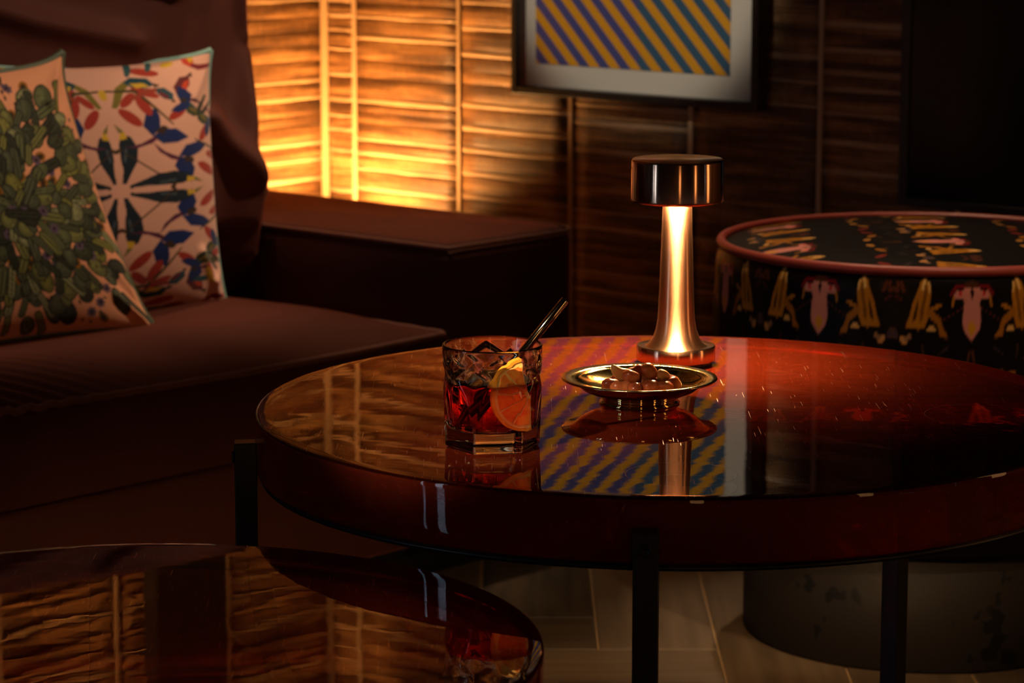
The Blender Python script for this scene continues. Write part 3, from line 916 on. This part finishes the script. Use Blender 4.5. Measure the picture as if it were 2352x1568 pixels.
# =================================================================== pouf
PC = Vector((0.528, 3.598, 0))
pouf = empty('pouf', PC, 0)
tag(pouf, 'round black pouf printed with gold and pink figures', 'pouf')
NPER = 9
GOLD, GOLD2, PALE, PINK, DRED = (176, 112, 26), (120, 72, 16), (226, 178, 104), (206, 128, 116), (120, 18, 22)
def frieze():
    """one mirrored half period: x 0..1 from the pink figure (0) to the midpoint (1), y 0..1 up the side"""
    cv = Canvas(200, 420, (14, 9, 9), 0, 1, 0, 1)
    # pink winged figure at x = 0
    cv.poly([(0, .90), (.10, .87), (.16, .84), (.20, .86), (.24, .82), (.20, .785), (.12, .80), (.10, .76), (.12, .62), (.10, .54), (0, .45)], PINK)
    cv.poly([(0, .62), (.06, .56), (0, .48)], (206, 140, 30))
    cv.poly([(0, .78), (.03, .85), (0, .88)], (14, 9, 9))
    cv.stroke([(.10, .895), (.20, .89), (.27, .83)], .014, DRED)
    cv.ell(.15, .835, .02, .016, 0, (200, 30, 36))
    cv.stroke([(.235, .80), (.25, .745)], .014, GOLD)
    cv.ell(0, .905, .09, .03, 0, (70, 34, 16))
    cv.stroke([(.12, .72), (.42, .60)], .004, (90, 40, 20))
    # gold robed figure
    cv.poly([(.60, .945), (.66, .93), (.70, .84), (.76, .74), (.80, .62), (.84, .57), (.80, .545), (.74, .56), (.68, .54), (.60, .55), (.56, .62), (.54, .74), (.52, .84), (.55, .92)], GOLD)
    cv.poly([(.60, .93), (.62, .80), (.66, .68), (.66, .60), (.62, .62), (.60, .74), (.57, .84)], GOLD2)
    cv.poly([(.68, .80), (.735, .68), (.755, .60), (.71, .62), (.69, .70)], (54, 30, 10))
    cv.poly([(.58, .955), (.62, .955), (.65, .86), (.62, .85)], PALE)
    cv.poly([(.54, .93), (.57, .93), (.545, .83), (.53, .84)], PALE)
    cv.poly([(.56, .74), (.48, .68), (.40, .64), (.36, .55), (.31, .50), (.30, .475), (.40, .48), (.43, .58), (.50, .62), (.58, .66)], (158, 96, 22))
    cv.stroke([(.40, .74), (.50, .71)], .016, GOLD)
    cv.ell(.51, .545, .055, .024, 0, (214, 160, 90))
    # brown blossoms near the top of the midpoint
    for x, y, r_ in ((.92, .90, .05), (.97, .86, .04), (.88, .86, .035), (.95, .80, .03), (.90, .775, .02)):
        cv.ell(x, y, r_, r_ * .5, .4, (96, 46, 26)); cv.ell(x, y, r_ * .5, r_ * .25, .4, (54, 22, 14))
    # butterfly below the midpoint, twigs lower down
    cv.ell(.97, .50, .05, .036, 1.0, (92, 62, 44)); cv.ell(.965, .50, .03, .02, 1.0, (60, 50, 70))
    cv.ell(.86, .45, .05, .028, .6, (200, 138, 78)); cv.ell(.80, .475, .045, .022, -.3, (150, 108, 76))
    for x0_, y0_, x1_, y1_, c_ in ((.02, .36, .07, .20, (96, 52, 20)), (.30, .40, .42, .34, (58, 44, 50)), (.62, .42, .60, .30, (70, 44, 24)), (.72, .30, .84, .36, (64, 54, 60)), (.40, .22, .48, .12, (110, 66, 22))):
        cv.stroke([(x0_, y0_), (x1_, y1_)], [.012, .004], c_)
    cv.ell(.5, .16, .10, .03, .3, (150, 92, 24)); cv.ell(.82, .14, .09, .03, -.5, (130, 40, 28)); cv.ell(.2, .1, .08, .03, .2, (170, 116, 50))
    return cv
cvp = frieze()
na, nz = 1400, 110
zz = np.linspace(0, 1, nz)
prof_r = 0.236 + 0.030 * np.sin(np.clip(zz * 1.25, 0, 1) * PI / 2) + 0.004 * np.sin(zz * PI)
prof_r = np.where(zz > 0.93, prof_r - 0.008 * ((zz - 0.93) / 0.07) ** 2, prof_r)
prof_z = 0.150 + zz * 0.355
A = np.linspace(0, 2 * PI, na, endpoint=False)
Ag, Zg = np.meshgrid(A, zz, indexing='ij')
Rr = np.broadcast_to(prof_r, Ag.shape) + 0.0012 * np.sin(Ag * 27) * np.sin(zz * PI)
V = np.stack([Rr * np.cos(Ag), Rr * np.sin(Ag), np.broadcast_to(prof_z, Ag.shape)], -1).reshape(-1, 3)
phase = Ag / (2 * PI) * NPER + 0.155
tri = np.abs(((phase) % 1.0) - 0.5) * 2
col = cvp.sample(1 - tri, np.abs(1 - (1 - np.broadcast_to(zz, Ag.shape)) / 0.42)).reshape(-1, 3)
me = mesh('side_cover', V, grid_faces(na, nz, wrap_n=True))
set_col(me, col)
M['satin'] = mat_print('printed satin velvet', 0.40, 0.02, 0.10, 900.0)
link('side_cover', me, M['satin'], pouf)
# top cover: same figures laid across the disc
nr, nt = 130, 720
q = np.linspace(0, 1, nr); tt = np.linspace(0, 2 * PI, nt, endpoint=False)
Q, T_ = np.meshgrid(q, tt, indexing='ij')
rad = Q * 0.258
X, Y = rad * np.cos(T_), rad * np.sin(T_)
Z = 0.503 + 0.020 * (1 - Q ** 3.0)
px_, py_ = X / 0.095, Y / 0.25
row = np.floor((X + 0.3) / 0.19)
fx = np.abs(((X + 0.045) / 0.19 + 0.5) % 1.0 - 0.5) * 2
# figures lie on their side: long axis across the view
c0 = cvp.sample(np.abs(((Y + 0.02) / 0.18) % 1.0 - 0.5) * 2, np.clip(1.0 - (((0.62 - X) / 0.19) % 1.0) * 1.25, 0, 1))
me = mesh('top_cover', np.stack([X, Y, Z], -1).reshape(-1, 3), grid_faces(nr, nt, wrap_m=True))
set_col(me, np.clip(c0.reshape(-1, 3) * 1.0, 0, 1))
link('top_cover', me, M['satin'], pouf)
link('piping', tube_me('piping', [(0.2605 * math.cos(a), 0.2605 * math.sin(a), 0.505) for a in np.linspace(0, 2 * PI, 128, endpoint=False)], 0.0062, 10, True), M['red_piping'], pouf)['label'] = 'brick red edge piping'
t = NT('dark mottled plinth')
sp_ = t.noise(26.0, 3.0, t.coord('Object'))
k_ = t.math('GREATER_THAN', sp_, 0.64)
t.l(t.mix(k_, (0.017, 0.0130, 0.011, 1), (0.005, 0.0045, 0.0045, 1)), t.p.inputs['Base Color']); t.set(Roughness=0.6, Specular_IOR_Level=0.15)
M['plinth'] = t.m
link('plinth', lathe_me('plinth', [(0, 0), (0.222, 0), (0.226, 0.004), (0.226, 0.149), (0.0, 0.149)], 96), M['plinth'], pouf)

# =================================================================== resin tables
def resin_table(name, c, rad, ztop, thick, angs, mat, label, rot=0.0):
    t_ = empty(name, (c[0], c[1], 0), rot)
    tag(t_, label, 'table')
    b = 0.0028
    prof = [(0, ztop - thick), (rad - 0.006, ztop - thick), (rad - 0.003, ztop - thick + 0.0008), (rad - 0.0006, ztop - thick + 0.003), (rad, ztop - thick + 0.006)]
    prof += [(rad, ztop - thick + 0.02), (rad, ztop - b * 2)]
    for k in range(1, 7):
        a = k / 6 * PI / 2
        prof.append((rad - b * (1 - math.cos(a)), ztop - b + b * math.sin(a)))
    prof += [(rad - 0.012, ztop), (0, ztop)]
    link('table_top', lathe_me('table_top', prof, 256), mat, t_)
    for a in angs:
        me_ = box_me('leg', rad - 0.0005, rad + 0.0195, -0.010, 0.010, 0.0, ztop - 0.024, 0.0012, 2)
        l_ = link('leg', me_, M['black_metal'], t_, False)
        l_.rotation_euler = (0, 0, R(a))
        bo = lathe_me('bolt', [(0, 0), (0.0052, 0), (0.0052, 0.0014), (0.0046, 0.0020), (0.0026, 0.0020), (0.0022, 0.0008), (0, 0.0008)], 20)
        bb = link('bolt', bo, M['rubber'], l_)
        bb.location = (rad + 0.0195, 0, ztop - 0.038); bb.rotation_euler = (0, PI / 2, 0)
    # thin black ring under the resin that the legs stand in
    rp = [(rad - 0.030, ztop - thick - 0.004), (rad - 0.004, ztop - thick - 0.004), (rad - 0.003, ztop - thick - 0.0002), (rad - 0.030, ztop - thick - 0.0002), (rad - 0.030, ztop - thick - 0.004)]
    link('base_ring', lathe_me('base_ring', rp, 160), M['black_metal'], t_)
    return t_
T1, T2 = (0.1453, 2.547), (-0.283, 1.962)
ZT, ZT2 = 0.500, 0.440
M['resin1'] = mat_resin('amber red resin', (0.86, 0.05, 0.025, 1), 46.0, [(0.1375 - T1[0], 2.2555 - T1[1], 0.0455, 0.0004), (0.42 - T1[0], 2.50 - T1[1], 0.05, 0.00025)], (0.50, 0.055, 0.016, 1), 0.040)
M['resin2'] = mat_resin('rose red resin', (0.85, 0.04, 0.05, 1), 22.0, [(-0.12, 0.02, 0.04, 0.0003)], (0.60, 0.035, 0.055, 1), 0.09)
tab1 = resin_table('coffee_table', T1, 0.378, ZT, 0.056, (-96, 187, 50), M['resin1'], 'round translucent red resin table carrying the lamp and drink')
tab2 = resin_table('coffee_table', T2, 0.306, ZT2, 0.056, (100, 215, 320), M['resin2'], 'lower round red resin table in the foreground, empty on top')

# =================================================================== table lamp
lamp = empty('table_lamp', (0.1613, 2.7575, ZT), 0)
tag(lamp, 'small polished copper cordless lamp standing on the resin table', 'lamp')
link('foot', lathe_me('foot', [(0, 0), (0.0355, 0), (0.0355, 0.004), (0, 0.004)], 64), M['rubber'], lamp)
bp_ = [(0, 0.004), (0.0378, 0.004), (0.0388, 0.005), (0.0388, 0.0182), (0.0382, 0.0190), (0.0372, 0.0192), (0.0355, 0.0186), (0.0335, 0.0180), (0.030, 0.0185), (0.0295, 0.0186), (0, 0.0186)]
link('base', lathe_me('base', bp_, 96), M['copper_base'], lamp)
st = [(0.0305, 0.0184), (0.0285, 0.0196), (0.026, 0.0217), (0.0225, 0.0275), (0.020, 0.035), (0.0183, 0.045)] + [(0.0183 - 0.0050 * (k / 10) ** 0.8, 0.045 + k / 10 * 0.142) for k in range(1, 11)]
link('stem', lathe_me('stem', st, 80), M['copper'], lamp)
sh = [(0.0425, 0.1620), (0.0440, 0.1608), (0.0450, 0.1620), (0.0452, 0.1640), (0.0449, 0.2005), (0.0443, 0.2020)]
link('shade', lathe_me('shade', sh + [(0.0443, 0.2020), (0.0425, 0.2010), (0.0425, 0.1620)], 128), M['copper_shade'], lamp)
link('shade_top', lathe_me('shade_top', [(0.0444, 0.2019), (0.0436, 0.2026), (0, 0.2029)], 128), M['copper_top'], lamp)
M['led'] = mat_emit('warm led ring', (1.0, 0.62, 0.28), POWER['led'])
link('led_ring', lathe_me('led_ring', [(0.0150, 0.1850), (0.0280, 0.1850), (0.0280, 0.1865), (0.0150, 0.1865), (0.0150, 0.1850)], 64), M['led'], lamp)
link('reflector', lathe_me('reflector', [(0.0425, 0.1870), (0.011, 0.1870), (0.011, 0.1890), (0.0425, 0.1890), (0.0425, 0.1870)], 64), simple('white reflector', (0.7, 0.7, 0.7, 1), 0.5), lamp)

# =================================================================== brass bowl and nuts
bowl = empty('nut_bowl', (0.1165, 2.5585, ZT), 0)
tag(bowl, 'shallow footed brass bowl holding a handful of nuts', 'bowl')
t = NT('hammered brass')
t.set(Base_Color=(0.78, 0.60, 0.26, 1), Metallic=1.0, Roughness=0.10)
t.bump(t.noise(420.0, 2.0, t.coord('Object')), 0.25, 0.0012)
M['brass_h'] = t.m
t = NT('polished brass'); t.set(Base_Color=(0.72, 0.56, 0.24, 1), Metallic=1.0, Roughness=0.06); M['brass'] = t.m
link('foot', lathe_me('foot', [(0.030, 0.0), (0.0365, 0.0), (0.0372, 0.0012), (0.0352, 0.0030), (0.0340, 0.0052), (0.0358, 0.0072), (0.030, 0.0072), (0.030, 0.0)], 96), M['brass'], bowl)
prof = [(0, 0.0072), (0.034, 0.0072), (0.0420, 0.0085), (0.0520, 0.0130), (0.0588, 0.0186), (0.0605, 0.0205), (0.0705, 0.0222), (0.0715, 0.0230), (0.0710, 0.0238), (0.0600, 0.0226), (0.0578, 0.0205), (0.0510, 0.0150), (0.0410, 0.0108), (0.030, 0.0095), (0, 0.0092)]
link('body', lathe_me('body', prof[:7] + prof[9:], 128), M['brass'], bowl)
link('rim', lathe_me('rim', [(0.0598, 0.0208), (0.0705, 0.0222), (0.0716, 0.0230), (0.0710, 0.0240), (0.0600, 0.0229), (0.0598, 0.0208)], 128), M['brass_h'], bowl)['label'] = 'hammered brass rim'
t = NT('roasted nut skin')
nn = t.noise(120.0, 4.0, t.coord('Object'))
oi = t.t.nodes.new('ShaderNodeObjectInfo')
t.l(t.ramp(t.math('ADD', t.math('MULTIPLY', nn, 0.6), t.math('MULTIPLY', oi.outputs['Random'], 0.4)), [(0.3, (0.16, 0.026, 0.010, 1)), (0.5, (0.34, 0.072, 0.022, 1)), (0.75, (0.52, 0.16, 0.055, 1))]), t.p.inputs['Base Color'])
t.set(Roughness=0.24); t.bump(nn, 0.3, 0.001)
M['nut'] = t.m
t = NT('bare nut'); t.set(Roughness=0.35); nn = t.noise(60.0, 4.0, t.coord('Object'))
t.l(t.ramp(nn, [(0.35, (0.50, 0.16, 0.04, 1)), (0.65, (0.66, 0.30, 0.09, 1))]), t.p.inputs['Base Color']); M['nut_pale'] = t.m
def nut_me(name, a, b, seed, notch=0.12, bend=0.0):
    r_ = random.Random(seed)
    n, m = 18, 24
    V = []
    for i in range(n):
        f = PI * (i + 0.0) / (n - 1)
        for j in range(m):
            g = 2 * PI * j / m
            rr_ = math.sin(f) * b * (1 + 0.06 * math.sin(3 * g + seed) + 0.05 * math.sin(5 * f + seed)) * (1 - notch * math.exp(-((f - PI / 2) / 0.35) ** 2))
            x = -a * math.cos(f)
            V.append((x, rr_ * math.cos(g) + bend * (x / a) ** 2 * b, rr_ * math.sin(g) * 0.92))
    me_ = mesh(name, V, grid_faces(n, m, wrap_m=True))
    bm_ = bmesh.new(); bm_.from_mesh(me_); bmesh.ops.remove_doubles(bm_, verts=bm_.verts, dist=1e-6); bmesh.ops.recalc_face_normals(bm_, faces=bm_.faces); bm_.to_mesh(me_); bm_.free()
    return me_
nutm = [nut_me('nut', 0.0098, 0.0070, 1), nut_me('nut', 0.0086, 0.0072, 2, 0.05), nut_me('nut', 0.0108, 0.0068, 3, 0.18), nut_me('nut', 0.0092, 0.0074, 4, 0.0)]
palem = [nut_me('cashew', 0.0120, 0.0062, 5, 0.0, 0.9), nut_me('cashew', 0.0080, 0.0063, 6, 0.1)]
for m_ in nutm: m_.materials.append(M['nut']); m_.polygons.foreach_set('use_smooth', [True] * len(m_.polygons))
for m_ in palem: m_.materials.append(M['nut_pale']); m_.polygons.foreach_set('use_smooth', [True] * len(m_.polygons))
NB = 0.0172
spots = [  # x, y, z above bowl floor, mesh, rot
    (-0.026, -0.002, 0.0, 0, (0.3, 0.1, 0.6)), (-0.017, -0.014, 0.0, 2, (0.1, 0.0, 0.2)), (-0.004, -0.018, -0.001, 1, (0.5, 0, 1.2)), (0.010, -0.015, 0.0, 3, (0, 0.3, 0.1)),
    (0.022, -0.014, 0.0, 0, (0.4, 0, 2.6)), (0.031, -0.006, 0.001, 1, (0, 0.5, 0.9)), (-0.012, 0.002, 0.001, 3, (0.2, 0, 2.0)), (0.004, -0.003, 0.001, 1, (0.2, 0.4, 0.3)),
    (0.018, 0.002, 0.0, 2, (0.6, 0.1, 1.5)), (-0.002, 0.014, 0.0, 0, (0, 0.2, 0.4)), (0.013, 0.016, 0.0, 3, (0.1, 0, 2.2)), (-0.020, 0.013, 0.0, 1, (0, 0, 1.0)),
    (-0.004, 0.004, 0.0105, 2, (0.2, -0.3, 0.35)), (0.009, -0.002, 0.0115, 3, (0.2, 1.0, 0.2)), (0.028, 0.008, 0.002, 0, (0.3, 0.2, 0.2)), (-0.008, -0.009, 0.0085, 1, (0.4, 0.3, 0.1))]
for (x, y, z, k, ro) in spots:
    o = bpy.data.objects.new('nut', nutm[k]); C.objects.link(o)
    o.location = (0.1165 + x, 2.5585 + y, ZT + NB + z); o.rotation_euler = ro
    i_ = spots.index((x, y, z, k, ro))
    special = {12: 'long brown nut lying across the back of the heap top', 13: 'plump red brown nut crowning the heap in the bowl', 0: 'brown nut at the left end of the heap in the bowl', 5: 'brown nut at the right end of the heap in the bowl'}
    tag(o, special.get(i_, 'roasted brown nut heaped in the brass bowl'), 'nut', None if i_ in special else 'roasted nuts in the brass bowl')
for (x, y, z, k, ro, lb) in ((-0.0165, -0.004, 0.0095, 0, (1.2, 0.3, 0.5), 'golden curved cashew lying on the left of the nut heap'), (0.0215, -0.004, 0.0085, 1, (0.3, 0.6, 1.2), 'pale skinless nut lying at the right of the heap')):
    o = bpy.data.objects.new('cashew', palem[k]); C.objects.link(o)
    o.location = (0.1165 + x, 2.5585 + y, ZT + NB + z); o.rotation_euler = ro
    tag(o, lb, 'nut')

# =================================================================== the drink
GX, GY = -0.0165, 2.365
gl = empty('tumbler', (GX, GY, ZT), 0)
tag(gl, 'faceted clear tumbler half full of a red drink', 'glass')
HG = 0.0885
n = 288
th = np.linspace(0, 2 * PI, n, endpoint=False)
def outer(z):
    f = z / HG
    rr_ = np.full(n, 0.0405 + 0.0020 * f)
    # six flat lower facets, vertex direction 22 degrees left of the front
    v0 = -PI / 2 - R(22)
    d = (th - v0) % (PI / 3) - PI / 6
    app = 0.0352 + 0.0075 * max(0.0, (z - 0.004) / 0.062) ** 1.7
    rr_ = np.minimum(rr_, app / np.cos(d))
    # a ring of diamond cuts between the facets and the rim
    d2 = (th - v0 + PI / 6) % (PI / 3) - PI / 6
    k_ = 1 - np.abs(d2) / 0.46 - abs(z - 0.062) / 0.016
    rr_ = rr_ - 0.0016 * np.clip(k_ * 2.2, 0, 1)
    d3 = (th - v0) % (PI / 3) - PI / 6
    k_ = 1 - np.abs(d3) / 0.42 - abs(z - 0.073) / 0.010
    rr_ = rr_ - 0.0012 * np.clip(k_ * 2.2, 0, 1)
    if z < 0.0025: rr_ = rr_ - (0.0025 - z) * 0.7
    return rr_
def inner_r(z):
    zi = 0.0165
    f = np.clip((z - zi) / (HG - zi), 0, 1)
    r_ = 0.0328 + 0.0072 * f ** 0.85
    if z < zi + 0.006:
        e = (zi + 0.006 - z) / 0.006
        r_ = r_ - 0.006 * (1 - math.sqrt(max(0, 1 - min(1, e) ** 2)))
    return r_
rows = []
zs = np.r_[np.linspace(0, 0.003, 4), np.linspace(0.005, HG - 0.0015, 60)]
rows.append(np.c_[0 * th, 0 * th, 0 * th + 0.0006])
rows.append(np.c_[0.030 * np.cos(th), 0.030 * np.sin(th), 0 * th + 0.0006])
rows.append(np.c_[0.032 * np.cos(th), 0.032 * np.sin(th), 0 * th])
for z in zs:
    r_ = outer(z); rows.append(np.c_[r_ * np.cos(th), r_ * np.sin(th), 0 * th + z])
ro_, ri_ = 0.0425, inner_r(HG)
for k in range(1, 8):
    a = k / 8 * PI
    m_ = (ro_ + ri_) / 2; h_ = (ro_ - ri_) / 2
    rows.append(np.c_[(m_ + h_ * math.cos(a)) * np.cos(th), (m_ + h_ * math.cos(a)) * np.sin(th), 0 * th + HG - 0.0013 + 0.0013 * math.sin(a)])
LV = 0.0575
for z in np.linspace(HG - 0.0015, LV, 14):     # below the drink the wetted wall belongs to the liquid
    r_ = inner_r(z); rows.append(np.c_[r_ * np.cos(th), r_ * np.sin(th), 0 * th + z])
V = np.vstack(rows)
me = mesh('vessel', V, grid_faces(len(rows), n, wrap_m=True))
bm = bmesh.new(); bm.from_mesh(me); bmesh.ops.remove_doubles(bm, verts=bm.verts, dist=1e-6); bmesh.ops.recalc_face_normals(bm, faces=bm.faces); bm.to_mesh(me); bm.free()
link('vessel', me, M['glass'], gl)
drink = empty('drink', (GX, GY, ZT + 0.016), 0)
tag(drink, 'deep red drink filling the lower part of the tumbler', 'drink')
prof = [(0, 0.0165)]
for z in 0.0165 + 0.006 * (1 - np.cos(np.linspace(0, PI / 2, 9))):
    prof.append((inner_r(z), z))
for z in np.linspace(0.024, LV, 13): prof.append((inner_r(z), z))
prof += [(inner_r(LV) - 0.004, LV), (0, LV)]
me = lathe_me('liquid', [(r_, z - 0.016) for r_, z in prof], 288)
me.materials.append(M['liquid_wall']); me.materials.append(M['liquid_top'])
for p in me.polygons:
    if p.normal.z > 0.9 and p.center.z > 0.03: p.material_index = 1
lq = link('liquid', me, None, drink)

# straw
sd = Vector((0.0287, 0.004, 0.0352)).normalized()
b0 = Vector((-0.0225, -0.004, 0.0215))
straw = empty('straw', (GX + b0.x, GY + b0.y, ZT + b0.z), 0)
tag(straw, 'polished metal drinking straw leaning in the tumbler', 'straw')
ln = 0.1335
ro, ri = 0.0036, 0.0030
prof = [(ri, 0.0), (ro, 0.0), (ro, ln - 0.0004), ((ro + ri) / 2, ln), (ri, ln - 0.0004), (ri, 0.0)]
o = link('tube', lathe_me('tube', prof, 32), M['gold_straw'], straw)
o.rotation_euler = Vector((0, 0, 1)).rotation_difference(sd).to_euler()

# orange slice: half wheel standing against the right of the glass
sl = empty('orange_slice', (GX + 0.0275, GY - 0.0165, ZT + 0.0485), 0)
sl.rotation_euler = (R(2), R(-10), R(20))
tag(sl, 'half wheel of orange standing in the red drink', 'orange slice')
t = NT('orange peel'); t.set(Base_Color=(0.85, 0.30, 0.02, 1), Roughness=0.35, Subsurface_Weight=0.0)
t.bump(t.noise(600.0, 2.0, t.coord('Object')), 0.3, 0.001); M['peel'] = t.m
M['pith'] = simple('orange pith', (0.90, 0.52, 0.12, 1), 0.5)
t = NT('orange pulp'); nn = t.noise(160.0, 4.0, t.coord('Object'))
t.l(t.ramp(nn, [(0.3, (0.80, 0.10, 0.015, 1)), (0.7, (0.95, 0.30, 0.03, 1))]), t.p.inputs['Base Color']); t.set(Roughness=0.15); t.bump(nn, 0.4, 0.002); M['pulp'] = t.m
def half_ring(name, r0, r1, y0, y1, n=40, a0=PI / 2, a1=3 * PI / 2):
    V, F = [], []
    for i in range(n + 1):
        a = a0 + (a1 - a0) * i / n
        c, s = math.cos(a), math.sin(a)
        V += [(r0 * c, y0, r0 * s), (r1 * c, y0, r1 * s), (r1 * c, y1, r1 * s), (r0 * c, y1, r0 * s)]
    for i in range(n):
        for j in range(4):
            F.append((i * 4 + j, i * 4 + (j + 1) % 4, i * 4 + 4 + (j + 1) % 4, i * 4 + 4 + j))
    F += [(0, 3, 2, 1), (n * 4, n * 4 + 1, n * 4 + 2, n * 4 + 3)]
    return mesh(name, V, F)
link('peel', half_ring('peel', 0.0288, 0.0312, -0.0030, 0.0030), M['peel'], sl, False)
link('pith', half_ring('pith', 0.0001, 0.0287, -0.0024, 0.0024), M['pith'], sl, False)
for k in range(5):
    a0 = PI / 2 + PI * k / 5 + 0.045; a1 = PI / 2 + PI * (k + 1) / 5 - 0.045
    link('segment', half_ring('segment', 0.0030, 0.0258, -0.0031, 0.0031, 8, a0, a1), M['pulp'], sl, False)

# =================================================================== light fittings
M['fit'] = simple('black fitting', (0.015, 0.015, 0.015, 1), 0.5)
def uplighter(u_, v_, hh, power, tgt, label, size=R(125)):
    o_ = empty('floor_uplighter', W(u_, v_, 0), 0)
    tag(o_, label, 'lamp')
    link('housing', lathe_me('housing', [(0, 0), (0.035, 0), (0.035, hh), (0.031, hh), (0.031, hh - 0.02), (0, hh - 0.02)], 32), M['fit'], o_)
    light('bulb', 'SPOT', W(u_, v_, hh + 0.004), power, WARM, o_, tgt, spot_size=size, spot_blend=1.0, shadow_soft_size=0.028)
uplighter(0.53, 0.775, 0.24, POWER['up1'], W(0.56, 0.81, 1.2), 'small uplighter on the floor in the wall corner behind the sofa arm')
uplighter(-0.10, 0.868, 0.40, POWER['up2'], W(-0.10, 0.868, 1.2), 'small uplighter on the floor behind the sofa back')
def downlight(x, y, power, tgt, label, size, blend=0.6, col=WARM2, soft=0.03):
    o_ = empty('ceiling_spot', (x, y, CEIL), 0)
    tag(o_, label, 'spotlight')
    link('housing', lathe_me('housing', [(0.0, 0.0), (0.05, 0.0), (0.05, -0.10), (0.042, -0.10), (0.042, -0.02), (0, -0.02)], 32), M['fit'], o_)
    return light('bulb', 'SPOT', (x, y, CEIL - 0.105), power, col, o_, tgt, spot_size=size, spot_blend=blend, shadow_soft_size=soft)
downlight(*W(0.55, -1.3)[:2], POWER['pillow'], W(-0.38, 0.36, 0.70), 'ceiling spotlight aimed at the printed sofa cushions', R(21), 0.6, (1.0, 0.76, 0.54))
downlight(*W(0.05, 0.22)[:2], POWER['seat'], W(-0.02, 0.22, 0.40), 'ceiling spotlight aimed at the sofa seat', R(20), 0.9)
downlight(-1.30, 0.50, POWER['drink'], (GX, GY, ZT + 0.05), 'added ceiling spotlight that makes the drink glow', R(4.4), 0.5, (1.0, 0.80, 0.60), 0.05)  # unseen spot added to brighten the drink and orange slice
downlight(0.30, 4.35, POWER['pouf'], (0.55, 3.66, 0.50), 'ceiling spotlight aimed at the top of the pouf', R(23), 0.6)
downlight(0.80, 2.25, POWER['pouf_front'], (0.50, 3.45, 0.46), 'added ceiling spotlight that brightens the front of the pouf', R(13), 0.6)  # extra unseen spot, put in to lift the printed side
downlight(-1.40, 2.67, POWER['art'], W(WR, 0.22, 0.95), 'added ceiling spotlight that brightens the striped picture', R(12.5), 0.3, (1.0, 0.86, 0.68))  # made-up spot, cone kept tight so the wall around stays dark
def add_streak_lamp(u_, v_, label):  # unseen lamps made up to give warm streaks on the copper shade
    o_ = empty('streak_lamp', W(u_, v_, 0), TH)
    tag(o_, label, 'lamp')
    link('foot', lathe_me('foot', [(0, 0), (0.13, 0), (0.13, 0.012), (0.02, 0.016), (0, 0.016)], 40), M['fit'], o_)
    link('pole', lathe_me('pole', [(0.010, 0.015), (0.010, 1.46), (0, 1.46)], 16), M['fit'], o_)
    link('paper_shade', lathe_me('paper_shade', [(0.085, 0.32), (0.10, 0.48), (0.105, 0.80), (0.10, 1.20), (0.085, 1.42)], 40), M['tube'], o_)
    for z_, r_ in ((0.32, 0.086), (0.80, 0.106), (1.42, 0.086)):
        link('hoop', tube_me('hoop', [(r_ * math.cos(a), r_ * math.sin(a), z_) for a in np.linspace(0, 2 * PI, 32, endpoint=False)], 0.003, 6, True), M['fit'], o_)
M['tube'] = mat_emit('lit paper shade', (1.0, 0.46, 0.16), POWER['tube'])
add_streak_lamp(0.42, -2.70, 'added tall glowing paper lamp beside the picture wall')
add_streak_lamp(-0.95, -4.00, 'added tall glowing paper lamp along the middle of the back wall')
add_streak_lamp(-3.30, -3.55, 'added tall glowing paper lamp in the corner behind the viewer')
